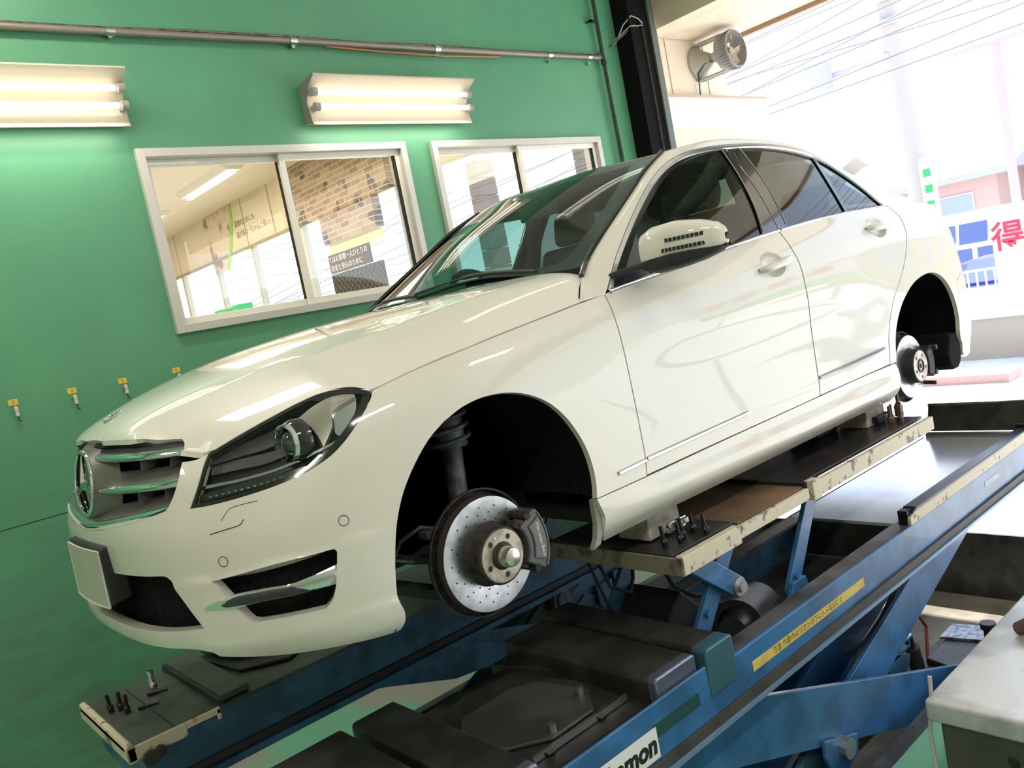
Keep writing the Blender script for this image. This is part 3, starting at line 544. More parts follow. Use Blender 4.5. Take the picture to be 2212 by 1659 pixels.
def house(x, y0, y1, z0, z1, col, roofc, lab, dx=7):
    t = thing('house', lab, 'house', (x, (y0 + y1) / 2, z0), 'houses across the street')
    mb = MB(); mb.box((x, y0, z0), (x + dx, y1, z1)); mb.build('wall', haze('house_wall_%s' % roofc, col), t)
    mb = MB(); mb.prism([(x - .5, y0 - .5, z1), (x + dx + .5, y0 - .5, z1), (x + dx / 2, y0 - .5, z1 + 1.2)], (0, y1 - y0 + 1, 0)); mb.build('roof', haze('house_roof_%s' % roofc, {'grey': (.5, .48, .6), 'brown': (.55, .38, .38), 'tan': (.5, .42, .3)}[roofc]), t)
    mb = MB(); mb.box((x - .55, y0 - .55, z1 - .12), (x - .4, y1 + .55, z1 + .05)); mb.build('gutter', haze('gutter_grey', (.42, .42, .52)), t)
    n = max(1, int((y1 - y0) / 2.2))
    for k in range(n):
        yy = y0 + (k + .5) * (y1 - y0) / n
        f = MB(); f.box((x - .04, yy - .55, z0 + .55 * (z1 - z0)), (x - .001, yy + .55, z0 + .85 * (z1 - z0))); fo = f.build('window', haze('house_window_frame', (.6, .6, .62)), t)
        f = MB(); f.box((x - .06, yy - .5, z0 + .57 * (z1 - z0)), (x - .041, yy + .5, z0 + .83 * (z1 - z0))); f.build('pane', haze('house_window_glass', (.35, .42, .55)), fo)
    return t
house(24, 5.8, 10.5, FL, 1.7, (.58, .40, .36), 'grey', 'pink rendered two storey house behind the utility pole')
house(26.5, 1.9, 4.6, FL, 1.75, (.62, .50, .30), 'brown', 'yellowish house with a brown roof beside the slender pole')
house(25, 12.2, 20, FL, 2.2, (.55, .42, .3), 'tan', 'tan house far left beyond the office glazing')
house(25, -14, .4, FL, 2.4, (.50, .45, .42), 'brown', 'long greyish house at the far right across the street', 8)
# parked van with dark glazing
t = thing('van', 'white van with dark blue glass parked across the street', 'vehicle', (16, 3.6, FL))
mb = MB(); mb.xz([(15.9, FL + .3), (15.9, -.1), (16.1, .62), (16.4, .72), (18.6, .72), (18.7, FL + .3)], 2.7, 4.6); mb.build('body', haze('van_white', (.85, .85, .87)), t, .05)
for a, b, c_, d in ((2.85, 3.35, .12, .5), (3.42, 3.92, .12, .5), (3.99, 4.45, .12, .5), (2.85, 3.6, -.38, .02), (3.7, 4.45, -.38, .02)):
    mb = MB(); zz = lambda z: 15.9 + max(0, (z + .1)) * .2 / .72 - .02
    mb.add([(zz(c_) - .01, a, c_), (zz(c_) - .01, b, c_), (zz(d) - .01, b, d), (zz(d) - .01, a, d)], [(0, 1, 2, 3)]); mb.build('window', haze('van_glass', (.14, .19, .40)), t)
for y in (2.75, 4.35):
    mb = MB(); mb.cyl((16.4, y, FL + .3), (16.4, y + .2, FL + .3), .3); mb.build('wheel', rubber, t)
t = thing('hatchback', 'small blue car parked in front of the white van', 'car', (13.2, 2.6, FL))
mb = MB(); mb.xz([(12.7, FL + .25), (12.65, -.65), (13.1, -.45), (13.5, -.1), (14.6, -.08), (15.0, -.4), (15.1, FL + .25)], 1.55, 3.05); mb.build('body', haze('parked_car_blue', (.10, .10, .50)), t, .05)
mb = MB(); mb.prism([(13.09, 1.65, -.44), (13.09, 2.95, -.44), (13.47, 2.85, -.1), (13.47, 1.75, -.1)], (-.02, 0, .02)); mb.build('windscreen', haze('van_glass', (.14, .19, .40)), t)
for y in (1.6, 2.85):
    mb = MB(); mb.cyl((13.1, y, FL + .28), (13.1, y + .16, FL + .28), .28); mb.build('wheel', rubber, t)
# fence, low wall, banner signs
t = thing('fence', 'low white barred fence on a grey block wall across the apron', 'fence', (10.5, 1.9, FL))
mb = MB(); mb.box((10.5, .4, FL), (10.7, 3.2, FL + .55)); mb.build('block_wall', haze('fence_block_grey', (.42, .38, .34)), t)
mb = MB(); mb.box((10.45, .3, FL + .55), (10.72, 3.3, FL + .95)); mb.build('white_panel', haze('fence_white', (.85, .85, .84)), t)
mb = MB()
for k in range(26): mb.box((10.56, .4 + k * .11, FL + .95), (10.58, .42 + k * .11, FL + 1.2))
mb.box((10.55, .4, FL + 1.17), (10.6, 3.2, FL + 1.2)); mb.build('railing', haze('fence_rail', (.65, .6, .64)), t)
t = thing('banner_sign', 'white upright banner with a red Japanese character at the right edge', 'sign', (12, 1.7, FL))
mb = MB(); mb.box((12.0, 1.50, -.85), (12.04, 1.98, .62)); mb.build('banner', haze('banner_white', (.85, .8, .8)), t)
text_mesh('lettering', '得', .44, frame((11.98, 1.76, .24), (0, -1, 0), (0, 0, 1)), haze('banner_red', (.75, .05, .10)), t, bold=.006)
mb = MB(); mb.cyl((12.05, 1.47, FL), (12.05, 1.47, .8), .02, n=8); mb.build('pole', steel, t)
mb = MB(); mb.add([(10.2, 2.27, -.78), (10.2, 2.12, -.78), (10.2, 2.10, -.18), (10.2, 2.30, -.15)], [(0, 1, 2, 3)]); mb.prism([(10.2, 2.27, -.78), (10.2, 2.12, -.78), (10.2, 2.10, -.18), (10.2, 2.30, -.15)], (.03, 0, 0)); mb.box((10.2, 2.18, FL), (10.22, 2.2, -.7)); tag(mb.build('green_banner', haze('banner_green', (.03, .55, .22))), 'narrow green banner beside the rear bumper of the white car', 'sign')
mb = MB(); mb.box((8.8, .9, FL), (9.2, 2.4, FL + .1)); tag(mb.build('kerb_block', haze('kerb_red', (.55, .36, .34))), 'long reddish kerb block on the bright apron', 'kerb')
# street wires
WR = [(9.5, 3.4, 2.6, .6), (10, 3.9, 3.0, .9), (10.5, 4.2, 2.2, 1.1), (11, 4.6, 3.6, .7), (11.5, 5.0, 3.9, 1.5), (12, 5.2, 2.9, 1.2), (9.8, 2.9, 2.5, 2.4), (10.8, 3.7, 3.4, 3.0), (12.5, 4.6, 4.4, 1.0), (10.2, 3.3, 2.4, 3.4), (11.2, 3.2, 4.1, 2.9)]
t = thing('shop_sign', 'white roadside board with red lettering over a green band, beyond the right of the photo', 'sign', (13, -8.5, FL))
mb = MB(); mb.box((13.0, -10.2, -.2), (13.06, -6.4, 1.3)); mb.build('board', haze('board_white', (.85, .85, .85)), t)
mb = MB(); mb.box((12.985, -10.2, -.2), (12.999, -6.4, .1)); mb.build('green_band', haze('board_green', (.15, .65, .1)), t)
mb = MB()
for y in (-9.7, -8.9, -8.1, -7.3): mb.box((12.985, y - .25, .45), (12.999, y + .25, 1.05))
mb.build('red_mark', haze('board_red', (.75, .05, .08)), t)
mb = MB(); mb.box((13.1, -9.6, FL), (13.2, -9.5, 1.2)); mb.box((13.1, -7.1, FL), (13.2, -7.0, 1.2)); mb.build('post', steel, t)
for i, (x, za, zb, zc) in enumerate(WR):
    mb = MB(); mb.tube([(x + 1.5, -12, za + .3), (x + .8, -2, za - .05), (x, 5, (za + zb) / 2 - .1), (x - .3, 14, zb - .3), (x, 26, zc + 1)], .008, 6)
    tag(mb.build('overhead_wire', haze('wire_dark', (.25, .25, .29))), 'dark overhead wire strung along the street', 'wire', 'overhead wires along the street')

# ================================================================ THE LIFT
DZ = -.53
def rounded_bar(mb, x0, x1, y0, y1, z0, z1, r=.012):
    pr = [(x0, z0), (x1, z0), (x1, z1 - r), (x1 - r * .3, z1 - r * .3), (x1 - r, z1), (x0 + r, z1), (x0 + r * .3, z1 - r * .3), (x0, z1 - r)]
    mb.xz(pr, y0, y1)
# ---- near runway
near = thing('lift_runway', 'near blue lift runway with black front plates and a white name sticker', 'vehicle lift', (1.4, -.78, -.72), 'lift runways')
mb = MB(); mb.box((-1.15, -1.05, -.665), (3.42, -1.035, DZ + .0)); mb.box((-1.15, -1.048, -.70), (3.42, -1.03, -.665)); mb.build('side_beam', lift_blue, near, .003)
mb = MB(); mb.box((-1.15, -1.052, DZ - .03), (.492, -1.042, DZ + .030)); mb.build('raised_edge', lift_blue, near, .003)
mb = MB(); mb.box((-1.15, -1.062, -.692), (3.42, -1.052, -.662)); mb.build('rubber_strip', mat('strip_brown_black', (.07, .06, .055), .55, noise=.3, nscale=9), near)
mb = MB(); mb.box((-1.15, -1.07, -.708), (3.42, -1.03, -.695)); mb.build('lower_lip', mat('lip_light_blue', (.22, .34, .52), .35, .3), near)
mb = MB(); mb.box((-1.15, -.495, -.70), (3.42, -.48, DZ)); mb.build('inner_beam', lift_blue_dark, near, .003)
mb = MB(); mb.box((1.94, -.98, DZ - .012), (3.42, -.48, DZ)); mb.build('rear_deck', lift_deck, near)
mb = MB(); mb.box((-1.15, -1.035, DZ - .014), (.66, -.495, DZ - .002)); mb.build('front_deck', lift_black, near)
mb = MB(); mb.box((.66, -1.035, DZ - .012), (1.94, -.97, DZ)); mb.box((.66, -.56, DZ - .012), (1.94, -.495, DZ)); mb.build('side_ledge', mat('ledge_worn_steel', (.16, .16, .17), .35, .4, col2=(.07, .065, .06), nscale=6), near)
mb = MB(); mb.box((1.93, -.98, -.70), (1.945, -.495, DZ - .012)); mb.build('deck_end', lift_black, near)
mb = MB(); mb.xz([(1.93, DZ), (3.42, DZ), (3.42, DZ + .055), (1.99, DZ + .055), (1.93, DZ + .03)], -1.052, -1.036); mb.build('guide_rail', lift_beige, near, .002)
mb = MB(); mb.xz([(1.95, DZ + .05), (3.42, DZ + .05), (3.42, DZ + .064), (1.99, DZ + .064)], -1.056, -1.0); mb.build('rail_top', mat('dark_rail_edge', (.05, .05, .07), .25, .6), near, .004)
mb = MB(); mb.cyl((3.38, -1.04, DZ + .07), (3.38, -.99, DZ + .07), .014); mb.build('end_pin', bolt_m, near)
mb = MB(); mb.box((1.93, -1.04, DZ - .004), (1.97, -1.0, DZ + .06)); mb.build('rail_stop', bolt_m, near)
# raised cross bars and their blue side caps
for i, (x0, x1, y1) in enumerate([(.275, .475, -.36), (.495, .635, -.33), (-.345, -.185, -.36), (-.62, -.375, -.36)]):
    mb = MB(); rounded_bar(mb, x0, x1, -1.0, y1, DZ, DZ + .075); mb.build('cross_bar', lift_black, near, .004)
    mb = MB(); rounded_bar(mb, x0 + (0 if i == 1 else .004), x1 - (0 if i == 1 else .004), -1.057 if i == 1 else -1.035, -1.0, DZ - (.0 if i != 1 else .07), DZ + .078); mb.build('bar_cap', mat('slate_blue_cap', (.22, .25, .33), .3, .7) if i != 1 else mat('teal_blue_cap', (.06, .15, .20), .35, .3), near, .006)
mb = MB(); mb.xy([(.275, -.36), (.635, -.33), (.60, -.52), (.275, -.60), (.2, -.36)], DZ - .06, DZ + .02); mb.build('inner_wing', lift_black, near, .003)
mb = MB(); mb.box((-.185, -1.0, DZ - .002), (.275, -.40, DZ + .004)); mb.build('turntable_bed', lift_black, near)
mb = MB(); mb.xy([(-.148, -.935), (.24, -.914), (.25, -.72), (.18, -.50), (.01, -.45), (-.188, -.55), (-.19, -.62)], DZ + .012, DZ + .022); mb.build('turntable_base', lift_black, near, .002)
mb = MB(); mb.xy([(-.176, -.675), (-.104, -.592), (.1, -.589), (.173, -.637), (.211, -.825), (.129, -.92), (-.039, -.924), (-.154, -.844)], DZ + .026, DZ + .036); mb.build('turntable_plate', lift_plate, near, .003)
for x, y in ((.17, -.83), (-.02, -.905)):
    mb = MB(); mb.cyl((x, y, DZ + .03), (x, y, DZ + .062), .011); mb.build('locking_pin', steel, near, .001)
for x in (-.09, .12):
    mb = MB(); mb.tube([(x, -.93, DZ + .018), (x + .01, -.945, DZ + .012), (x + .03, -.94, DZ + .01)], .006, 8); mb.build('clip', bolt_m, near)
mb = MB(); mb.box((-.13, -.938, DZ + .008), (.255, -.93, DZ + .026)); mb.build('plate_edge', steel, near)
# yellow caution strip and name sticker, on the outer face
FN = lambda x, z, y=-1.0508: frame((x, y, z), (1, 0, 0), (0, 0, 1))
mb = MB(); mb.box((.722, -1.0512, -.622), (1.485, -1.0504, -.588)); mb.build('caution_strip', mat('caution_yellow', (.80, .58, .12), .5, col2=(.65, .45, .12), nscale=20), near)
text_mesh('caution_lettering', '注意 作動中はリフトの下に入らないこと', .026, FN(1.08, -.606, -1.0516), mat('caution_ink', (.16, .13, .03), .6), near, extrude=.0002)
mb = MB(); mb.box((-.14, -1.0512, -.655), (.232, -1.0504, -.565)); mb.build('name_sticker', mat('sticker_white', (.82, .82, .82), .4), near)
text_mesh('sticker_lettering', 'hamon', .078, FN(.222, -.612, -1.0516), ink, near, extrude=.0002, bold=.0035, align='RIGHT', shear=.15)
mb = MB(); mb.box((2.72, -1.0512, -.60), (2.90, -1.0504, -.575)); mb.build('small_label', mat('faded_label', (.45, .50, .58), .5), near)
for x0, x1 in ((.28, .5),):
    mb = MB(); mb.box((.22, -1.0509, -.60), (.44, -1.0503, -.545)); mb.build('paint_patch', mat('dark_green_touch_up', (.02, .07, .07), .4), near)
t = thing('roll_stop', 'dark steel roll stop plate standing across the rear end of the near runway', 'plate', (3.43, -.76, -.53))
mb = MB(); mb.prism([(3.44, -.50, -.50), (3.44, -1.06, -.50), (3.50, -1.06, -.345), (3.50, -.50, -.36)], (.012, 0, 0)); mb.build('plate', lift_black, t, .002)
mb = MB(); mb.box((3.497, -1.06, -.385), (3.511, -.50, -.35)); mb.build('worn_edge', mat('rusty_plate_edge', (.16, .12, .09), .6, noise=.4, nscale=20), t)
mb = MB(); mb.cyl((3.43, -1.03, -.52), (3.43, -.5, -.52), .018); mb.build('hinge', steel, t)
# ---- far runway
far = thing('lift_runway', 'far blue lift runway with a chipped beige front end, under the bumper', 'vehicle lift', (1.4, .72, -.72), 'lift runways')
mb = MB(); mb.box((-.74, .40, -.72), (3.42, .415, DZ - .012)); mb.build('side_beam', lift_blue_dark, far, .003)
mb = MB(); mb.box((-.70, .388, -.712), (3.42, .40, -.685)); mb.build('rubber_strip', mat('strip_black', (.02, .02, .025), .55), far)
mb = MB(); mb.xz([(-.74, -.72), (3.42, -.72), (3.42, -.745), (-.66, -.745)], .375, .415); mb.build('lower_lip', lift_blue_dark, far, .002)
mb = MB(); mb.box((-.74, .98, -.72), (3.42, .995, DZ - .012)); mb.box((-.755, .40, -.72), (-.74, .995, DZ - .03)); mb.build('end_beam', lift_blue_dark, far, .003)
mb = MB(); mb.box((-.495, .40, DZ - .012), (3.42, .99, DZ - .001)); mb.build('deck', lift_plate, far)
mb = MB(); mb.xy([(-.80, 1.01), (-.775, 1.02), (-.49, .99), (-.49, .41), (-.735, .385), (-.80, .42)], DZ - .018, DZ + .002); mb.build('front_plate', lift_plate, far, .003)
mb = MB(); rounded_bar(mb, -.80, -.772, .385, 1.02, DZ - .05, DZ + .012); mb.box((-.80, .385, DZ - .045), (-.60, .398, DZ + .004)); mb.box((-.60, .385, DZ - .02), (-.475, .398, DZ + .004)); mb.box((-.49, .385, DZ - .04), (-.475, .398, DZ)); mb.build('front_edge', mat('chipped_cream_edge', (.60, .52, .38), .6, col2=(.22, .19, .15), nscale=16, ramp=(.56, .62)), far, .003)
mb = MB(); mb.cyl((-.735, .38, DZ - .052), (-.735, .36, DZ - .052), .028, n=8); mb.cyl((-.70, .385, DZ - .045), (-.70, .365, DZ - .045), .02, n=8); mb.build('end_bolt', lift_black, far)
mb = MB(); mb.box((-.635, .395, DZ + .0015), (-.632, .98, DZ + .004)); mb.build('plate_joint', seam_black, far)
mb = MB(); mb.box((-.455, .42, DZ + .004), (-.345, 1.03, DZ + .028)); mb.build('cross_bar', lift_plate, far, .003)
mb = MB(); mb.box((-.47, .405, DZ - .06), (-.455, 1.03, DZ + .022)); mb.build('bar_face', lift_black, far)
mb = MB(); mb.xy([(-.345, .95), (-.20, 1.03), (.10, .98), (-.02, .60), (-.13, .52), (-.30, .62)], DZ + .004, DZ + .016); mb.build('turntable_base', lift_black, far, .002)
mb = MB(); mb.xy([(-.33, .95), (-.20, 1.0), (.06, .95), (.0, .70), (-.13, .62), (-.27, .74)], DZ + .03, DZ + .042); mb.build('turntable_plate', lift_plate, far, .003)
# ---- scissor mechanisms in the pit
def arm(mb, a, b, wdt, y0, y1, ext=.1):
    a = Vector((a[0], 0, a[1])); b = Vector((b[0], 0, b[1])); d = (b - a).normalized(); n = Vector((-d.z, 0, d.x)) * (wdt / 2); a = a - d * ext; b = b + d * ext
    pts = []
    for c, s in ((a, -1), (b, 1)):
        for k in range(-4, 5):
            t = k * math.pi / 9; pts.append(c + d * (s * math.cos(t) * wdt / 2 * .9) + n * (math.sin(t)) * (1 if s > 0 else -1))
    mb.prism([(p.x, y0, p.z) for p in pts], (0, y1 - y0, 0))
def scissor(yo, yi, lab, A, blue, far_=False):
    s = 1 if yo < 0 else -1      # s: towards the viewer is -y
    t = thing('scissor_legs', lab, 'lift mechanism', (1.5, (yo + yi) / 2, PZ), 'scissor leg sets of the lift')
    mb = MB(); arm(mb, A[0], A[1], A[4], yo, yo + .022); mb.build('outer_leg', blue, t, .003)
    mb = MB(); arm(mb, A[0], A[1], A[4], yi, yi + .022); mb.build('outer_leg', blue, t, .003)
    mb = MB(); arm(mb, A[2], A[3], .20, yo + .10, yo + .12); mb.build('inner_leg', blue, t, .003)
    mb = MB(); arm(mb, (A[2][0] + .14, A[2][1] - .10), (A[3][0] + .16, A[3][1] - .03), .07, yo + .13, yo + .15); mb.build('inner_leg_flange', blue, t, .003)
    mb = MB(); arm(mb, A[2], A[3], .20, yi - .12, yi - .10); mb.build('inner_leg', blue, t, .003)
    return t
ns = scissor(-.98, -.58, 'near set of blue scissor legs standing in the pit', ((.32, -.70), (2.2, -1.40), (.75, -1.42), (3.0, -.74), .22), lift_blue)
mb = MB(); mb.xz([(1.13, -1.09), (1.36, -1.17), (1.34, -1.24), (1.24, -1.27), (1.16, -1.24), (1.12, -1.15)], -1.0, -.985); mb.build('pivot_bracket', lift_blue, ns, .003)
mb = MB(); mb.cyl((1.245, -1.03, -1.165), (1.245, -.95, -1.165), .04, n=10); mb.build('pivot_bolt', steel, ns, .003)
mb = MB(); arm(mb, (1.20, -1.12), (.55, -1.55), .15, -.955, -.93); mb.build('lower_leg', lift_blue_dark, ns, .003)
mb = MB(); mb.tube([(2.35, -.84, -.80), (1.95, -.845, -.98), (1.7, -.85, -1.03), (1.55, -.87, -1.10), (1.42, -.86, -1.2), (1.3, -.86, -1.32)], .011, 8); mb.build('hydraulic_hose', rubber, ns)
mb = MB(); mb.cyl((1.40, -.90, -.80), (1.40, -.84, -.80), .055, n=20); mb.cyl((1.40, -.93, -.80), (1.40, -.9, -.80), .03, n=16); mb.build('pivot_roller', strut_m, ns, .003)
mb = MB(); mb.xz([(1.75, -1.16), (1.83, -1.12), (2.25, -1.28), (2.2, -1.36)] + [(2.18 - k * .03, -1.35 + k * .012 + (.018 if k % 2 else 0)) for k in range(13)], -.80, -.78); mb.build('safety_rack', lift_blue_dark, ns, .001)
mb = MB(); mb.box((1.88, -.82, -1.16), (2.0, -.76, -1.08)); mb.box((2.05, -.80, -1.15), (2.26, -.785, -1.135)); mb.box((2.25, -.80, -1.25), (2.265, -.785, -1.135)); mb.box((2.05, -.80, -1.25), (2.26, -.785, -1.235)); mb.build('latch_frame', lift_blue_dark, ns, .002)
mb = MB(); mb.cyl((1.98, -.79, -1.20), (2.28, -.79, -1.20), .016); mb.cyl((2.08, -.79, -1.20), (2.13, -.79, -1.20), .03); mb.build('latch_cylinder', steel, ns)
mb = MB()
for y in (-.96, -.6): mb.box((.2, y - .03, PZ), (3.2, y + .03, PZ + .08))
mb.build('base_rail', lift_black, ns, .004)
fs = scissor(.46, .86, 'far set of shaded blue scissor legs seen between the runways', ((.05, -.66), (2.3, -1.30), (.75, -1.25), (2.35, -.60), .17), lift_blue_dark, True)
mb = MB(); mb.cyl((1.25, .46, -.80), (1.25, .42, -.80), .06, n=20); mb.cyl((1.25, .42, -.80), (1.25, .41, -.80), .035, n=18); mb.build('pivot_roller', strut_m, fs, .003)
mb = MB(); arm(mb, (.75, -1.1), (1.27, -.80), .14, .47, .50); mb.build('black_lever', lift_black, fs, .004)
mb = MB(); mb.xz([(-.02, -.70), (.55, -.90), (.95, -.95), (1.04, -.93), (.62, -.76), (.4, -.72)], .425, .435); mb.build('gusset_plate', lift_blue_dark, fs, .002)
mb = MB(); mb.xz([(1.45, -.93), (1.52, -.90), (1.9, -1.04), (1.85, -1.10)] + [(1.83 - k * .03, -1.10 + k * .012 + (.018 if k % 2 else 0)) for k in range(11)], .55, .57); mb.build('safety_rack', lift_blue_dark, fs, .001)
mb = MB(); mb.box((1.60, .53, -.99), (1.72, .57, -.88)); mb.box((1.74, .53, -.95), (1.84, .55, -.85)); mb.build('latch_frame', lift_blue_dark, fs, .002)
mb = MB()
for y in (.48, .86): mb.box((.2, y - .03, PZ), (3.2, y + .03, PZ + .08))
mb.build('base_rail', lift_black, fs, .004)
# black screw jack stand and sump in the pit behind the near runway
t = thing('transmission_jack', 'black screw post and drain pan standing in the pit behind the near runway', 'jack', (2.55, -.72, PZ))
mb = MB(); mb.cyl((2.5, -.70, -1.5), (2.47, -.70, -1.36), .036); mb.cyl((2.47, -.70, -1.38), (2.42, -.70, -1.20), .022); mb.cyl((2.422, -.70, -1.21), (2.418, -.70, -1.195), .035); mb.cyl((2.5, -.70, PZ), (2.5, -.70, -1.48), .09); mb.build('screw_post', lift_black, t)
mb = MB(); mb.cyl((2.70, -.98, -1.62), (2.70, -.98, -1.30), .024); mb.cyl((2.70, -.98, -1.31), (2.70, -.98, -1.28), .036); mb.build('rear_post', lift_black, t)
mb = MB(); mb.xy([(2.55, -.72), (2.9, -.72), (3.0, -1.03), (2.45, -1.03)], -1.60, -1.45); mb.build('pan', lift_black, t, .01)
mb = MB(); mb.xy([(2.78, -.70), (2.95, -.70), (3.02, -1.0), (2.84, -1.0)], -1.449, -1.437); mb.build('pan_rim', mat('scratched_rim', (.35, .35, .4), .3, .6, noise=.6, nscale=30), t)
mb = MB(); mb.tube([(2.6, -.50, -.74), (2.75, -.55, -1.2), (2.9, -.58, -1.45), (2.82, -.60, -1.6), (2.4, -.62, PZ + .03), (2.1, -.6, PZ + .02)], .009, 8); tag(mb.build('red_hose', mat('red_hose', (.45, .06, .05), .5)), 'thin red air hose hanging in the pit behind the near runway', 'hose')
# ---- secondary jack on the near runway
jk = thing('jacking_platform', 'beige edged lifting platform carrying the near sill of the white car', 'vehicle lift', (1.5, -.7, -.53), 'jacking platforms')
JZ = -.185
mb = MB(); mb.box((.555, -.94, JZ - .012), (.90, -.38, JZ)); mb.build('front_pad', lift_black, jk, .002)
mb = MB(); mb.box((.90, -.955, JZ - .014), (1.335, -.38, JZ - .002)); mb.build('rusty_sheet', rust_plate, jk)
mb = MB(); mb.box((1.34, -.94, JZ - .006), (2.42, -.38, JZ + .008)); mb.build('rear_pad', darkrust, jk, .002)
mb = MB(); mb.box((1.33, -.965, JZ - .05), (1.35, -.38, JZ + .012)); mb.build('black_lip', seam_black, jk, .003)
mb = MB()
mb.box((.555, -.985, JZ - .062), (.87, -.955, JZ + .0)); mb.box((.87, -.98, JZ - .05), (1.33, -.96, JZ - .008)); mb.box((1.35, -.985, JZ - .055), (2.43, -.96, JZ + .004))
mb.build('side_rail', lift_beige, jk, .003)
mb = MB(); mb.box((.545, -.985, JZ - .062), (.556, -.10, JZ - .004)); mb.build('front_rail', mat('dark_beige_rail', (.22, .19, .14), .6, col2=(.06, .05, .045), nscale=14, ramp=(.5, .65)), jk, .003)  # front rail in a darker, blotchier beige than the side rail
mb = MB(); mb.box((.556, -.945, JZ - .05), (.60, -.2, JZ - .012)); mb.box((.556, -.40, JZ - .05), (2.42, -.36, JZ - .012)); mb.build('under_frame', lift_black, jk)
mb = MB(); mb.box((1.345, -.99, JZ - .06), (1.40, -.955, JZ + .014)); mb.build('rail_clamp', lift_beige, jk, .003)
def link(mb, a, b, wdt, y0, y1): arm(mb, a, b, wdt, y0, y1, .02)
mb = MB(); link(mb, (.70, -.27), (.875, -.405), .075, -.93, -.91); mb.build('upper_link', lift_blue, jk, .003)
mb = MB(); link(mb, (.93, -.24), (.66, -.54), .075, -.90, -.88); mb.build('rising_link', lift_blue, jk, .003)
mb = MB(); link(mb, (1.50, -.24), (1.26, -.55), .07, -.90, -.88); mb.build('rising_link', lift_blue, jk, .003)
mb = MB(); link(mb, (.93, -.24), (.66, -.54), .075, -.50, -.48); mb.build('rising_link', lift_blue_dark, jk, .003)
mb = MB(); link(mb, (1.50, -.24), (1.26, -.55), .07, -.50, -.48); mb.build('rising_link', lift_blue_dark, jk, .003)
mb = MB(); mb.cyl((.878, -.955, -.408), (.878, -.88, -.408), .02, n=20); mb.cyl((.878, -.94, -.408), (.878, -.93, -.408), .033, n=24); mb.build('pivot_pin', steel, jk, .001)
mb = MB(); mb.cyl((.725, -.915, -.45), (.725, -.90, -.45), .016, n=6); mb.build('link_bolt', lift_blue, jk)
mb = MB(); mb.cyl((1.27, -.915, -.52), (1.27, -.90, -.52), .012, n=6); mb.build('link_bolt', lift_blue, jk)
mb = MB(); mb.xz([(1.18, -.60), (1.22, -.53), (1.31, -.53), (1.33, -.60)], -.92, -.90); mb.build('foot_bracket', lift_blue, jk, .002)
mb = MB(); mb.xz([(.55, -.62), (.60, -.52), (.68, -.52), (.70, -.62)], -.92, -.90); mb.build('foot_bracket', lift_blue, jk, .002)
mb = MB(); mb.cyl((.95, -.84, -.60), (1.25, -.72, -.66), .095, n=28); mb.cyl((.95, -.84, -.60), (.88, -.87, -.585), .07, .05, n=28); mb.build('air_cylinder', mat('black_cylinder', (.02, .022, .025), .35, .3), jk)
mb = MB(); mb.xz([(.68, -.70), (.66, -.56), (.80, -.42), (.88, -.50), (1.16, -.60), (1.22, -.70)], -.74, -.50); mb.build('jack_housing', mat('housing_black', (.012, .012, .013), .6), jk, .01)
mb = MB(); mb.box((.66, -.97, -.72), (1.93, -.5, -.705)); mb.build('well_floor', lift_black, jk)
mb = MB(); mb.tube([(.60, -.55, -.24), (.58, -.62, -.34), (.64, -.65, -.38), (.72, -.60, -.36), (.78, -.55, -.30)], .007, 8); mb.tube([(.60, -.50, -.24), (.62, -.52, -.36), (.66, -.53, -.50)], .006, 8); mb.tube([(.66, -.78, -.25), (.70, -.80, -.36), (.80, -.80, -.43), (.95, -.80, -.47)], .007, 8); mb.build('hose', rubber, jk)
mb = MB(); mb.cyl((.72, -.86, -.29), (.76, -.80, -.29), .04, n=20); mb.build('valve', bolt_m, jk)
# far jacking platform, mostly hidden
jf = thing('jacking_platform', 'far dark lifting platform hidden beneath the car', 'vehicle lift', (1.5, .65, -.53), 'jacking platforms')
mb = MB(); mb.box((.555, .38, JZ - .05), (2.42, .94, JZ)); mb.build('pad', lift_black, jf, .003)
mb = MB(); link(mb, (.93, -.24), (.66, -.54), .075, .5, .52); mb.build('rising_link', lift_blue_dark, jf, .003)
mb = MB(); link(mb, (1.50, -.24), (1.26, -.55), .07, .5, .52); mb.build('rising_link', lift_blue_dark, jf, .003)
# lifting blocks
def block(x0, x1, y0, y1, z1, lab, m=rubber_grey):
    t = thing('lifting_block', lab, 'block', ((x0 + x1) / 2, (y0 + y1) / 2, JZ), 'lifting blocks under the sills')
    mb = MB(); mb.xz([(x0, JZ + .009), (x1, JZ + .009), (x1 - .008, z1), (x0 + .004, z1)], y0, y1); mb.build('body', m, t, .006)
    return t
b1 = block(.625, .80, -.80, -.66, -.072, 'grey rubber block under the sill beside the black bolts, nearer the front brake')
for dx, L in ((0, .09), (.03, .07)):
    mb = MB(); mb.box((.69 + dx, -.835 - dx * .6, JZ + .035), (.69 + dx + L, -.823 - dx * .6, JZ + .052)); mb.build('pulling_tab', steel, b1, .002)
mb = MB(); mb.tube([(.785, -.829, JZ + .05), (.70, -.829, JZ + .05), (.685, -.829, JZ + .04), (.685, -.829, JZ + .025), (.70, -.829, JZ + .02), (.78, -.829, JZ + .022)], .005, 8); mb.build('handle_wire', chrome, b1)
b2 = block(2.185, 2.37, -.80, -.66, -.072, 'grey rubber block under the sill near the rear brake')
mb = MB(); mb.box((2.23, -.83, JZ + .02), (2.36, -.80, JZ + .05)); mb.build('pulling_tab', bolt_m, b2, .004)
block(2.0, 2.18, -.66, -.5, -.072, 'black block standing just in front of the rear lifting block', rubber)
block(.625, .80, .66, .80, -.072, 'far side front lifting block under the other sill')
block(2.185, 2.37, .66, .80, -.072, 'far side rear lifting block under the other sill')
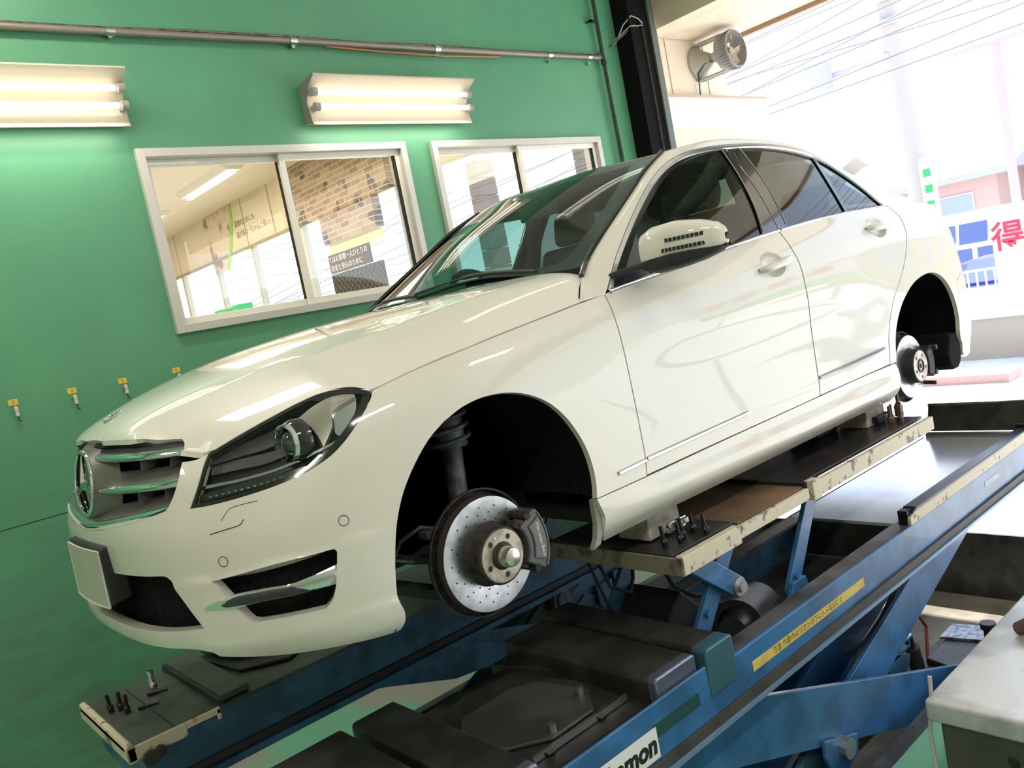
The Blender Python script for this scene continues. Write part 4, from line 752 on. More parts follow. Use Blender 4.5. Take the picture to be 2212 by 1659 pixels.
# wheel bolts standing on the platforms
def bolt(x, y, z, lab, grp, lean=(0, 0), s=1.0, m=bolt_m):
    t = thing('wheel_bolt', lab, 'bolt', (x, y, z), grp); tx, ty = lean
    P = lambda h: (x + tx * h, y + ty * h, z + h * s)
    mb = MB(); mb.cyl(P(0), P(.018), .0105, n=6); mb.build('hex_head', m, t)
    mb = MB(); mb.cyl(P(.018), P(.026), .014, .009, n=16); mb.build('seat_collar', m, t)
    mb = MB(); mb.cyl(P(.026), P(.062), .0068, n=12); mb.build('shank', m, t)
for x, y, tx, ty in ((.62, -.865, -.1, 0), (.665, -.895, -.08, .02), (.705, -.875, -.1, 0), (.77, -.87, -.1, 0), (.765, -.925, -.12, 0)):
    bolt(x, y, JZ, 'black wheel bolt standing on its head on the platform, by the front block', 'wheel bolts by the front lifting block', (tx, ty), 1.15)
for x, y in ((2.28, -.86), (2.32, -.85), (2.30, -.90), (2.37, -.87)):
    bolt(x, y, JZ + .008, 'black wheel bolt standing on the platform near the rear brake', 'wheel bolts near the rear lifting block', (0, 0), 1.3, mat('backlit_bolt_steel', (.12, .07, .05), .4, .5))  # lighter copy of the bolt steel, backlight put into its colour
for i, (x, y) in enumerate(((-.735, .80), (-.705, .78), (-.70, .72))):
    bolt(x, y, DZ + .002, 'black wheel bolt standing on the front end of the far runway', 'standing wheel bolts on the far runway', (.08 * (i - 1), 0), 1.15)
for i, (x, y) in enumerate(((-.665, .70), (-.60, .80))):
    t = thing('wheel_bolt', 'black wheel bolt lying on its side on the front end of the far runway', 'bolt', (x, y, DZ), 'lying wheel bolts on the far runway')
    mb = MB(); mb.cyl((x, y, DZ + .012), (x + .02, y - .012, DZ + .012), .0105, n=6); mb.build('hex_head', bolt_m, t)
    mb = MB(); mb.cyl((x + .02, y - .012, DZ + .012), (x + .065, y - .035, DZ + .012), .0068, n=12); mb.build('shank', bolt_m, t)
t = thing('socket', 'tall chrome socket standing on the front end of the far runway', 'socket', (-.575, .83, DZ), None)
mb = MB(); mb.lathe((-.575, .80, DZ + .012), (.02, 0, 1), [(0, 0), (.014, 0), (.015, .03), (.013, .035), (.014, .085), (.011, .085), (.010, .07), (0, .07)], 24); mb.build('body', chrome, t)
mb = MB(); mb.cyl((-.575, .80, DZ + .002), (-.575, .80, DZ + .014), .018); mb.build('base_ring', bolt_m, t)
t = thing('impact_socket', 'black socket with a long bolt hanging below the rear brake', 'socket', (2.44, -.83, JZ), None)
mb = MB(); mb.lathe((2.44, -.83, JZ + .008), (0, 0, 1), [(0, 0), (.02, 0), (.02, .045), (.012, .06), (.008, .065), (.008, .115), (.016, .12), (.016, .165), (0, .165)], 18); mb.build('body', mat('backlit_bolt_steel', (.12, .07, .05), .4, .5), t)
# ---- grey machine cabinet at the lower right
t = thing('machine_cabinet', 'grey metal machine cabinet with a pale top cut by the lower right corner', 'cabinet', (1.4, -1.8, FL))
mb = MB(); mb.box((.775, -2.3, FL + .06), (1.9, -1.60, -.66)); mb.build('body', mat('olive_grey_panel', (.075, .072, .055), .5, noise=.25, nscale=6, bump=.04), t, .01)
mb = MB(); mb.box((.745, -2.33, -.66), (1.93, -1.58, -.60)); mb.build('top', mat('worn_grey_top', (.62, .62, .64), .3, .3, noise=.4, nscale=5), t, .008)
mb = MB(); mb.lathe((.775, -1.78, -.74), (-1, 0, 0), [(0, .002), (.014, .002), (.016, 0)], 20); mb.build('key_hole', ink, t)
mb = MB(); mb.box((.86, -2.25, FL), (1.85, -1.65, FL + .06)); mb.build('plinth', lift_black, t)
mb = MB(); mb.tube([(1.25, -1.66, -.59), (1.24, -1.70, -.56), (1.28, -1.76, -.555), (1.36, -1.78, -.56), (1.40, -1.72, -.575), (1.34, -1.66, -.59)], .022, 10); tag(mb.build('rag', mat('brown_rag', (.10, .06, .05), .8, bump=.4, bscale=40)), 'crumpled dark brown rag lying on top of the grey cabinet', 'rag')
mb = MB(); mb.tube([(.79, -1.585, -.55), (.785, -1.583, -.62), (.765, -1.575, -.70), (.79, -1.57, -1.0), (.77, -1.58, -1.24)], .006, 8); tag(mb.build('cable', mat('pale_grey_wire', (.45, .45, .45), .5)), 'pale cable hanging down the corner of the grey cabinet', 'cable')

# ================================================================ THE CAR
def pip(P, poly):
    P = np.asarray(P); x, y = P[:, 0], P[:, 1]; ins = np.zeros(len(P), bool); q = np.asarray(poly); n = len(q)
    for i in range(n):
        x0, y0 = q[i]; x1, y1 = q[(i + 1) % n]
        c = ((y0 > y) != (y1 > y)) & (x < (x1 - x0) * (y - y0) / (y1 - y0 + 1e-15) + x0); ins ^= c
    return ins
def resample(poly, h):
    out = []
    for i in range(len(poly)):
        a = np.asarray(poly[i], float); b = np.asarray(poly[(i + 1) % len(poly)], float); L = np.linalg.norm(b - a)
        if L < 1e-6: continue
        k = max(1, int(math.ceil(L / h)))
        for j in range(k): out.append(a + (b - a) * j / k)
    return out
def panel(name, outline, f, m, parent, holes=(), h=.022, rim=.012, side=-1, mirror=False, hint=None, asp=1.0):
    """surface patch: 2D outline (with holes) triangulated and laid on the surface f(a, b) -> xyz; returned edge is folded inwards by rim"""
    loops = [resample([(a, b * asp) for a, b in L], h) for L in [outline] + list(holes)]
    pts = []; edges = []
    for L in loops:
        n0 = len(pts); pts += L; edges += [(n0 + i, n0 + (i + 1) % len(L)) for i in range(len(L))]
    nb = len(pts); A = np.array(loops[0]); x0, y0 = A.min(0); x1, y1 = A.max(0)
    gx, gy = np.meshgrid(np.arange(x0 + h / 2, x1, h), np.arange(y0 + h / 2, y1, h * .9)); gx = gx + (np.arange(gx.shape[0])[:, None] % 2) * h * .5
    G = np.stack([gx.ravel(), gy.ravel()], 1); keep = pip(G, loops[0])
    for L in loops[1:]: keep &= ~pip(G, L)
    G = G[keep]
    if len(G):
        Bp = np.array(pts); d = np.sqrt(((G[:, None] - Bp[None]) ** 2).sum(-1)).min(1); G = G[d > h * .45]
    allp = [Vector((float(p[0]), float(p[1]))) for p in pts] + [Vector((float(p[0]), float(p[1]))) for p in G]
    vs, es, fs, *_ = delaunay_2d_cdt(allp, edges, [], 0, 1e-6)
    V = np.array([(v.x, v.y) for v in vs]); F = np.array([tuple(q) for q in fs if len(q) == 3])
    cen = V[F].mean(1); keep = pip(cen, loops[0])
    for L in loops[1:]: keep &= ~pip(cen, L)
    F = F[keep]; V[:, 1] /= asp
    P = f(V[:, 0], V[:, 1]); e = 1e-3
    N = np.cross(f(V[:, 0] + e, V[:, 1]) - f(V[:, 0] - e, V[:, 1]), f(V[:, 0], V[:, 1] + e) - f(V[:, 0], V[:, 1] - e)); N /= (np.linalg.norm(N, axis=1)[:, None] + 1e-12)
    cen3 = hint(P) if hint else np.stack([np.clip(P[:, 0], .3, 2.8), np.zeros(len(P)), np.full(len(P), .35)], 1)
    sg = np.sign(((P - cen3) * N).sum(1)); sg[sg == 0] = 1
    if abs(sg.sum()) > len(sg) * .5: sg[:] = np.sign(sg.sum())
    N = N * sg[:, None]
    def emit(P, N, F):
        F = F.copy(); fn = np.cross(P[F[:, 1]] - P[F[:, 0]], P[F[:, 2]] - P[F[:, 0]]); fl = (fn * N[F].mean(1)).sum(1) < 0; F[fl] = F[fl][:, ::-1]
        vs = [tuple(p) for p in P]; ns = [tuple(n) for n in N]; faces = [tuple(q) for q in F]
        if rim > 0:
            cnt = {}
            for t in faces:
                for a, b in ((t[0], t[1]), (t[1], t[2]), (t[2], t[0])): cnt[(a, b)] = 1
            for (a, b) in [k for k in cnt if (k[1], k[0]) not in cnt]:
                n0 = len(vs); pa, pb = P[a], P[b]; na, nbm = N[a], N[b]; d = pb - pa; on = np.cross(d, na); on /= (np.linalg.norm(on) + 1e-12)
                vs += [tuple(pa), tuple(pb), tuple(pb - nbm * rim), tuple(pa - na * rim)]; ns += [tuple(on)] * 4; faces.append((n0 + 1, n0, n0 + 3, n0 + 2))
        return vs, ns, faces
    mb = MB(); nn = []
    if not mirror:
        if side > 0: P = P * [1, -1, 1]; N = N * [1, -1, 1]
        v, n, fc = emit(P, N, F); mb.add(v, fc, True); nn += n
    else:
        for s in (1, -1):
            Pm = P * [1, s, 1]; Nm = N * [1, s, 1]; v, n, fc = emit(Pm, Nm, F); mb.add(v, fc, True); nn += n
    # weld along the centre line is not needed: the custom normals agree there
    me_o = mb.build(name, m, parent, fix=False, normals=nn, angle=180)
    return me_o
def sm(*segs, n=4):
    """outline out of segments: each list is smoothed, joints between lists stay sharp"""
    out = []
    for s in segs:
        q = catmull(s, n) if len(s) > 2 else np.array(s, float)
        for p in q:
            if not out or np.hypot(p[0] - out[-1][0], p[1] - out[-1][1]) > 1e-5: out.append((float(p[0]), float(p[1])))
    if np.hypot(out[0][0] - out[-1][0], out[0][1] - out[-1][1]) < 1e-5: out.pop()
    return out
def SHL(d=0.0): return lambda s, z: shell(s, z, d, -1)
def SX(x): return x + S0
HL = [(0.5648, 0.3444), (0.5799, 0.3783), (0.5905, 0.4098), (0.5979, 0.4450), (0.604, 0.4644), (0.6238, 0.4727), (0.6577, 0.484), (0.7063, 0.4975), (0.7834, 0.5174), (0.8821, 0.5403), (0.9717, 0.5566), (1.0451, 0.5616), (1.0931, 0.5559), (1.1188, 0.5446), (1.1272, 0.5343),
      (1.1001, 0.5029), (1.047, 0.4586), (1.0086, 0.4304), (0.9683, 0.4073), (0.919, 0.388), (0.8787, 0.3764), (0.8034, 0.3629), (0.7289, 0.3541), (0.6249, 0.3457)]
HL_TOP = HL[4:15]; HL_LOW = [HL[14]] + HL[15:] + [HL[0]]; HL_FRONT = HL[0:5]
GR_R = [(0.4592, 0.5221), (0.4908, 0.5172), (0.5081, 0.5041), (0.5235, 0.4668), (0.5204, 0.4095), (0.5042, 0.3689), (0.4864, 0.349), (0.4472, 0.3385)]
FB = [(1.1001, 0.505), (1.14, 0.489), (1.18, 0.4735), (1.24, 0.4507), (1.27, 0.4358), (1.2853, 0.4214)]
ARCH_B = [(1.2853, 0.4214), (1.2295, 0.3874), (1.1766, 0.3392), (1.1268, 0.2786), (1.0911, 0.2108), (1.067, 0.1312), (1.0546, 0.07), (1.0495, 0.0213), (1.0582, -0.0154), (1.056, -0.0421), (1.045, -0.062)]
ARCH_F = [(1.2853, 0.4214), (1.3527, 0.446), (1.4327, 0.456), (1.5134, 0.4475), (1.5821, 0.4246), (1.6446, 0.3875), (1.6997, 0.3322), (1.7406, 0.2662), (1.7623, 0.2092), (1.7714, 0.1496), (1.7691, 0.0982), (1.7619, 0.0665)]
FS = [(1.1335, 0.5381), (1.2665, 0.5646), (1.4477, 0.5915), (1.6618, 0.6178), (1.8207, 0.6357), (1.923, 0.648), (2.0309, 0.6589)]
D1 = [(2.0309, 0.6589), (2.0165, 0.5837), (2.0155, 0.512), (2.0175, 0.4114), (2.0185, 0.3382), (2.0165, 0.229), (2.011, 0.1364), (2.0016, 0.0689)]
DB = [(3.1366, 0.7664), (3.1338, 0.7037), (3.1353, 0.6272), (3.1402, 0.546), (3.1480, 0.4256), (3.1428, 0.3067), (3.126, 0.1905), (3.118, 0.1517), (3.105, 0.0815)]
DR = [(4.177, 0.800), (4.1592, 0.7226), (4.1342, 0.6441), (4.0662, 0.5463), (3.9459, 0.4405), (3.8653, 0.3699), (3.8014, 0.2791), (3.755, 0.18), (3.7343, 0.0879)]
ARCH_R = [(3.7984, 0.0888), (3.81, .15), (3.835, .215), (3.8800, 0.282), (3.955, 0.352), (4.06, .408), (4.1655, 0.434), (4.2873, 0.4405), (4.4056, 0.4163), (4.5125, 0.352), (4.58, 0.2655), (4.6007, 0.1646), (4.5901, 0.1067), (4.60, .06), (4.63, .03)]
BELT = [(2.0309, .6589), (SX(.68), .680), (SX(1.0), .707), (SX(1.3), .737), (SX(1.6), .762), (3.1366, .7664)]
BELT = [(2.0309, .6589), (SX(.68), .675), (SX(1.0), .703), (SX(1.3), .733), (SX(1.55), .755), (3.1366, .7664)]
BELT2 = [(3.1366, .7664), (SX(2.0), .784), (SX(2.3), .795), (4.177, .800)]
car = thing('sedan', 'white four door sedan without wheels, raised on the blue lift', 'car', (1.4, 0, -.235))
# ---- bonnet surface
s3 = lambda s, z: tuple(float(v) for v in shell(s, z, 0, 1)[0])
_e = [(-.7805, .0, .5355)] + [s3(s, z) for s, z in [(.08, .5365), (.15, .537), (.23, .535), (.30, .531), (.38, .527), (.4592, .5215), (.4908, .515), (.5081, .5041), (.518, .485), (.5235, .4668), (.57, .4655), (.6238, .4727), (.7063, .4975), (.7834, .5174), (.8821, .5403), (.9717, .5566), (1.0451, .5590), (1.1335, .5381)] + FS[1:]]
_e.append((.66, .815, .664))
_e = sorted([tuple(map(float, q)) for q in _e]); _ee = [_e[0]]
for q in _e[1:]:
    if q[0] > _ee[-1][0] + 1e-3: _ee.append(q)
_ec = catmull(_ee, 10)
_xg = np.arange(-.86, .74, .004); _yg = _gauss(np.interp(_xg, _ec[:, 0], _ec[:, 1]), 4.0, 0); _zg = _gauss(np.interp(_xg, _ec[:, 0], _ec[:, 2]), 4.0, 0)
_zc = catmull([(-.80, .520), (-.781, .5355), (-.765, .5495), (-.74, .566), (-.70, .586), (-.6, .622), (-.45, .662), (-.25, .702), (0, .735), (.2, .752), (.42, .767), (.7, .785)], 10)
def hood_z(x, y):
    y = np.abs(y); yE = np.interp(x, _xg, _yg); zE = np.interp(x, _xg, _zg); zC = np.interp(x, _zc[:, 0], _zc[:, 1])
    t = np.clip(y / np.maximum(yE, .06), 0, 1.01); p = np.interp(x, [-.75, -.5, 0, .6], [2.6, 2.7, 3.0, 6.5])
    yc = (.60 + .14 * np.clip((x + .7) / 1.2, 0, 1)) * yE; d = (y - yc) / .035      # the V creases
    return zC - (zC - zE) * t ** p + .0045 * np.exp(-np.abs(d) ** 1.5) * np.clip((x + .72) / .3, 0, 1) * np.clip((.62 - x) / .3, 0, 1)
def hood(d=0): return lambda x, y: np.stack([x, y, hood_z(x, y) - d], -1)
front_edge = [s3(s, z)[:2] for s, z in [(.15, .537), (.30, .531), (.40, .526), (.4592, .5221), (.4908, .5172), (.5081, .5041), (.518, .485), (.5235, .4668), (.57, .4661), (.6238, .4727)]]
top_edge = [s3(s, z)[:2] for s, z in HL_TOP[1:-1] + [(1.123, .541)]]
side_edge = [(s3(s, z)[0], s3(s, z)[1] - .0045) for s, z in FS[1:-1]]
COWL = [(.506, .797), (.55, .765), (.602, .732), (.632, .710), (.625, .66), (.60, .60), (.55, .5), (.50, .36), (.46, .2), (.445, 0)]
half = [(-.780, 0)] + front_edge + top_edge + side_edge + COWL
gap = .0
hood_out = [(x, -y) for x, y in half]
panel('bonnet', hood_out, hood(0), paint, car, rim=.014, mirror=True, h=.024)
# under-bonnet black skin that darkens the shut lines
panel('bonnet_underside', hood_out, hood(.02), seam_black, car, rim=0, mirror=True, h=.05)
# ---- lower skin behind the shut lines
def under(name, out, d=.014): return [panel(name, out, SHL(d), seam_black, car, rim=0, h=.05, side=s) for s in (-1, 1)]
BUMP_TOP = [(0.0, .2925), (.1, .300), (.275, .3226), (.4472, .3385)]
LOW_T = [(0.0, .172), (.20, .178), (.4456, .1851)]
bump = sm([(0, .172), (.20, .178), (.4456, .1851)], [(.4456, .1851), (.462, .182), (.4755, .1727)], [(.4755, .1727), (.515, .1099), (.5546, .0474)], [(.5546, .0474), (.40, .036), (.25, .03), (0, .028)],
          [(0, .028), (0, -.012)], [(0, -.012), (.3, -.013), (.56, -.0153), (.5764, -.03)], [(.5764, -.03), (.7654, -.048), (.9059, -.0574), (1.02, -.064), (1.040, -.063)],
          ARCH_B[::-1], FB[::-1], HL_LOW[1:], HL_FRONT, [(0.604, 0.4644), (.57, .4561), (.5245, .4558)], [(0.5235, 0.4558), (0.5204, 0.4095), (0.5042, 0.3689), (0.4864, 0.349), (0.4472, 0.3385)], BUMP_TOP[::-1])
SI = sm([(0.6098, 0.1656), (0.7736, 0.1835), (0.9166, 0.1894)], [(0.9166, 0.1894), (0.925, 0.188), (0.9294, 0.180)], [(0.9294, 0.180), (0.918, 0.13), (0.9072, 0.0928), (0.8923, 0.0652), (0.8739, 0.0508)], [(0.8739, 0.0508), (0.7904, 0.0506), (0.708, 0.0512)], [(0.708, 0.0512), (0.6903, 0.0569), (0.6637, 0.0911), (0.6098, 0.1656)])
bumper = panel('front_bumper', bump, SHL(), paint, car, holes=[SI], rim=.03, mirror=True, h=.018)
ib = blackplastic
panel('intake_back', sm([(0, .20), (.5, .20), (.62, .02), (0, .0)]), SHL(.06), blackvoid, bumper, rim=0, mirror=True, h=.04)
for sd in (-1, 1): panel('intake_back', [(.58, .20), (.96, .21), (.95, .03), (.60, .03)], SHL(.06), blackvoid, bumper, rim=0, side=sd, h=.04)
# hexagonal mesh grain in the lower intake: fine bars
mb = MB()
for s in np.arange(.02, .56, .022):
    for sd in (-1, 1):
        mb.tube([tuple(shell(s + dz * .12, .03 + dz, .045, sd)[0]) for dz in (0, .05, .10, .15)], .0012, 4)
mb.build('intake_mesh', blackvoid, bumper)
for sd in (-1, 1):
    # chrome blade with a dark ribbed lamp
    bl = panel('blade_trim', sm([(0.5737, 0.1008), (0.6418, 0.1238), (0.6683, 0.1297), (0.74, 0.1328), (0.8158, 0.1313), (0.8482, 0.1345), (0.8882, 0.1394), (0.924, 0.1451)], [(0.924, 0.1451), (0.913, 0.0993)], [(0.913, 0.0993), (0.8454, 0.1011), (0.7337, 0.1012), (0.6593, 0.0939), (0.5749, 0.0953)]),
               lambda s, z: shell(s, z, -.012 + .9 * np.abs(z - .117) ** 1.4 * 2.2 + .25 * np.clip(s - .80, 0, 1) ** 1.1, -1), chrome, bumper, rim=.02, side=sd, h=.012)
    panel('blade_lamp', sm([(.628, .1045), (.665, .123), (.74, .1275), (.812, .1262)], [(.812, .1262), (.846, .1045)], [(.846, .1045), (.74, .1055), (.665, .099), (.640, .099)]), lambda s, z: shell(s, z, -.0145 + .9 * np.abs(z - .117) ** 1.4 * 2.2 + .25 * np.clip(s - .80, 0, 1) ** 1.1, -1),
          mat('dark_ribbed_lamp', (.03, .03, .035), .2, 0, .5, .5, bump=.3, bscale=200), bl, rim=.004, side=sd, h=.012)
    # parking sensors and washer flap outlines
    for s, z in ((.9611, .249), (.6497, .2099)):
        c0 = shell(s, z, -.0006, sd)[0]; nn_ = plan_n(np.array([s]))[0]; mb = MB()
        ring = []
        for k in range(24):
            a = k / 24 * 2 * math.pi; ring.append(tuple(shell(s + .0125 * math.cos(a), z + .0125 * math.sin(a), -.0002, sd)[0]))
        mb.tube(ring, .0009, 5, True); mb.build('sensor_ring', seam_black, bumper)
    mb = MB(); mb.tube([tuple(shell(s, z, -.0001, sd)[0]) for s, z in catmull([(0.6257, 0.2789), (0.6748, 0.2857), (0.7094, 0.2912), (0.7201, 0.3022)], 5)], .0012, 5); mb.tube([tuple(shell(s, z, -.0001, sd)[0]) for s, z in catmull([(0.6584, 0.3067), (0.6823, 0.3305), (0.7077, 0.3352), (0.7598, 0.3384)], 5)], .0009, 5); mb.build('washer_flap_seam', seam_black, bumper)
# lip of the spoiler under the bumper
panel('bumper_underside', [(0, -.012), (.56, -.0153), (.5764, -.03), (.7654, -.048), (1.02, -.066), (1.05, -.10), (.5, -.10), (0, -.10)], lambda s, z: shell(s, np.maximum(z, -.07), .012 + np.clip(-.0 - z, 0, 1) * 1.2, -1), blackplastic, bumper, rim=0, mirror=True, h=.03)
# ---- grille
gr = MB()
grille = panel('grille_recess', sm([(0, .545), (.2, .545), (.47, .53), (.53, .50), (.54, .46), (.53, .38), (.49, .335), (.3, .315), (0, .285)]), SHL(.085), blackvoid, car, rim=0, mirror=True, h=.03)
grille.name = 'grille'
GT = lambda s: .534 - .0 * s
panel('top_shroud', sm([(0, .545), (.3, .540), (.46, .530), (.51, .515)], [(.51, .515), (.525, .47), (.515, .47)], [(.515, .488), (.3, .496), (0, .500)]), lambda s, z: shell(s, z, .012 + (z - .49) * .5, -1), blackplastic, grille, rim=0, mirror=True, h=.02)
def louvre(z_in, z_out, nm, smax=.521, rise=.040, depth=.05, zt=None):
    """chrome lip with a grey vane sweeping up and back behind it"""
    S_ = np.linspace(0, smax, 26); zl = lambda s: z_in + (z_out - z_in) * (s / .52) ** 1.2
    for side_ in (0,):
        mb = MB(); mv = MB()
        for sd in (-1, 1):
            Gc = []; Gv = []
            for s in S_:
                z0 = zl(s)
                prof = [(.013, z0 - .010), (.006, z0 - .006), (.004, z0), (.006, z0 + .006), (.012, z0 + .010)]
                Gc.append([tuple(shell(s, z, d, sd)[0]) for d, z in prof])
                pv = [(.012, z0 + .0095), (.020, z0 + .016), (.034, z0 + rise * .6), (.034 + depth * .5, z0 + rise)]
                Gv.append([tuple(shell(s, z, d, sd)[0]) for d, z in pv])
            mb.grid(Gc); mv.grid(Gv)
        c_ = mb.build('chrome_strip', chrome, grille, angle=80); v_ = mv.build('vane', silver_grille, grille, angle=80)
    return c_
louvre(.487, .480, 'a'); louvre(.398, .407, 'b'); louvre(.300, .350, 'c', .495)
mb = MB()
for sd in (-1, 1):      # upright struts between the vanes
    for s in (.345, .462):
        for z0, z1 in ((.447, .478), (.362, .398)):
            a = shell(s, z0, .02, sd)[0]; b = shell(s, z0, .06, sd)[0]; c_ = shell(s, z1, .06, sd)[0]; d_ = shell(s, z1, .015, sd)[0]
            mb.prism([tuple(a), tuple(b), tuple(c_), tuple(d_)], (0, .004, 0))
mb.build('strut', silver_grille, grille)
mb = MB(); mb.tube([tuple(shell(abs(s), .2925 + .06 * (abs(s) / .5) ** 1.6 - .004, .006, -1 if s < 0 else 1)[0]) for s in np.linspace(-.49, .49, 60)], .006, 8); mb.build('lower_surround', blackgloss, grille)
# the star: ring, three tapering blades, silver cone behind
BC = Vector((-.814, 0, .420)); BAX = Vector((-1, 0, .14)).normalized(); BU = Vector((.14, 0, 1)).normalized(); BR = Vector((0, 1, 0))
star = MB(); star.tube([tuple(BC + (BR * math.cos(a) + BU * math.sin(a)) * .0905) for a in np.linspace(0, 2 * math.pi, 49)[:-1]], .0058, 10, True); star_o = star.build('star_emblem', chrome, grille)
mb = MB()
for k in range(3):
    a = math.pi / 2 + k * 2 * math.pi / 3; D_ = BR * math.cos(a) + BU * math.sin(a); Q = BR * -math.sin(a) + BU * math.cos(a)
    tip = BC + D_ * .089; b1_ = BC + Q * .0115 - D_ * .006; b2_ = BC - Q * .0115 - D_ * .006; top = BC + BAX * .010; tt = tip + BAX * .002
    mb.add([tip + BAX * .001, b1_, b2_, top], [(0, 1, 3), (0, 3, 2)])
mb.build('star_blades', chrome, star_o)
mb = MB(); mb.lathe(BC - BAX * .012, BAX, [(.0, .0), (.086, .0), (.088, .004)], 48); mb.build('badge_glass', blackgloss, star_o)
mb = MB(); mb.lathe(BC - BAX * .002, BAX, [(.093, .0), (.097, -.004), (.125, -.035), (.15, -.06)], 48); mb.build('badge_cone', silver_grille, star_o, angle=180)
# bonnet star roundel
hc = Vector((-.697, 0, float(hood_z(np.array([-.697]), np.array([0.]))[0]) + .004)); hn = Vector((-.38, 0, 1)).normalized(); hu = hn.cross(Vector((0, 1, 0))).normalized(); hr = Vector((0, 1, 0))
mb = MB(); mb.tube([tuple(hc + (hr * math.cos(a) + hu * math.sin(a)) * .026) for a in np.linspace(0, 2 * math.pi, 33)[:-1]], .0025, 8, True)
for k in range(3):
    a = math.pi / 2 + k * 2 * math.pi / 3; D_ = hr * math.cos(a) - hu * math.sin(a) * -1; Q = hr * -math.sin(a) + hu * math.cos(a); D_ = hr * math.cos(a) + hu * math.sin(a)
    mb.add([hc + D_ * .026, hc + Q * .004, hc - Q * .004, hc + hn * .004], [(0, 1, 3), (0, 3, 2)])
hs = mb.build('bonnet_emblem', chrome, car)
mb = MB(); mb.lathe(hc - hn * .004, hn, [(0, .002), (.027, .002), (.030, 0), (.031, -.003)], 32); mb.build('emblem_disc', satin, hs)
# number plate (blank) on its black holder
PC = (-.868, 0, .165)
mb = MB(); plate = []
for j, z in enumerate((.085, .245)):
    plate.append([(-.866 + .05 * (y / .165) ** 2 * .16 - (.0 if j else .004), y, z) for y in np.linspace(-.165, .165, 13)])
def slab(rows, th): 
    m_ = MB(); m_.grid(rows); m_.grid([[(x + th, y, z) for x, y, z in r] for r in rows][::-1])
    a = rows[0] + rows[1][::-1]; n_ = len(a)
    b = [(x + th, y, z) for x, y, z in a]
    m_.add(a + b, [(i, (i + 1) % n_, n_ + (i + 1) % n_, n_ + i) for i in range(n_)]); return m_
pl_ = slab(plate, .004).build('number_plate', mat('blank_plate_grey_green', (.44, .45, .37), .45), car)
mb = MB(); mb.tube([plate[0][0]] + plate[0] + [plate[0][-1]] + plate[1][::-1], .0028, 6, True); mb.build('plate_rim', mat('plate_rim_pale', (.62, .62, .56), .4), pl_)
hold = MB(); hold.xz([(-.857, .09), (-.857, .244), (-.85, .252), (-.80, .262), (-.80, .10)], -.172, .172); hold.build('plate_holder', blackplastic, car, .004)
# ---- per-side parts
def Gy(x, z):
    x = np.asarray(x, float); z = np.asarray(z, float); d = z - .75
    y = .803 - .36 * d - .35 * d * np.abs(d)
    return y - .035 * np.clip((x - 1.9) / 1.0, 0, 2) ** 2 - .02 * np.clip((1.2 - x) / .6, 0, 2) ** 2
def GS(d=0.0): return lambda x, z: np.stack([x + 0 * z, -(Gy(x, z) - d), z + 0 * x], -1)
G_OUT = [(.6233, .6722), (.7143, .7626), (.8406, .8619), (.976, .9532), (1.1121, 1.031), (1.2539, 1.0927), (1.4112, 1.1367), (1.5996, 1.1624), (1.7983, 1.1713), (2.0208, 1.1684), (2.224, 1.1471), (2.3937, 1.1049), (2.5281, 1.0185), (2.6277, .9364), (2.7197, .8496), (2.7911, .801)]
bz = lambda x: float(np.interp(x, [.6, .68, 1.0, 1.3, 1.55, 1.71, 2.0, 2.3, 2.8], [.664, .675, .703, .733, .755, .7664, .784, .795, .802]))
gb = lambda a, b, n=8, up=.006: [(x, bz(x) + up) for x in np.linspace(a, b, n)]
G_F = sm([(.712, bz(.712) + .008), (.8023, .7807), (.9474, .8894), (1.0691, .9634), (1.2057, 1.0344), (1.3189, 1.0793), (1.4454, 1.1145), (1.5852, 1.1368), (1.70, 1.1437)], [(1.70, 1.1437), (1.698, 1.05), (1.675, .96), (1.64, .868), (1.5979, .768)], gb(1.5979, .712, 10, .008))
G_R = sm([(1.8615, 1.1452), (1.987, 1.1423), (2.12, 1.1307), (2.25, 1.1097), (2.375, 1.078)], [(2.375, 1.078), (2.345, .93), (2.332, .802)], gb(2.332, 1.7976, 8, .008), [(1.7976, .783), (1.8155, .8915), (1.835, 1.0298), (1.8615, 1.1452)])
G_Q = sm([(2.402, 1.070), (2.47, 1.0315), (2.6325, .905), (2.70, .845), (2.735, .812)], gb(2.735, 2.358, 5, .006), [(2.358, .803), (2.375, .93), (2.402, 1.070)])
PAIR_A = [(.61, .66), (.6233, .676), (.7143, .7626), (.8406, .8619), (.976, .9532), (1.1121, 1.031), (1.2539, 1.0927), (1.4112, 1.1367), (1.5996, 1.1624), (1.7983, 1.1713), (2.0208, 1.1684), (2.224, 1.1471), (2.3937, 1.1049), (2.5281, 1.0185), (2.6277, .9364), (2.7197, .8496), (2.7911, .803), (2.98, .801), (3.15, .798)]
PAIR_B = [(.505, .80, .650), (.603, .735, .728), (.68, .70, .779), (.783, .68, .846), (.901, .66, .916), (1.024, .64, .99), (1.17, .615, 1.078), (1.338, .58, 1.152), (1.5, .575, 1.175), (1.7, .575, 1.188), (1.95, .575, 1.187), (2.15, .572, 1.172), (2.33, .565, 1.140), (2.5, .56, 1.09), (2.68, .57, 1.015), (2.84, .59, .945), (2.97, .62, .885), (3.08, .66, .852), (3.18, .70, .83)]
A3 = np.array([(x, float(Gy(x, z)) + .004, z) for x, z in PAIR_A]); A3[0] = s3(*FS[-1]); A3[-2] = s3(SX(2.98), .798); A3[-1] = s3(SX(3.15), .795)
B3 = np.array(PAIR_B)
_tA = catmull(A3, 6); _tB = catmull(B3, 6)
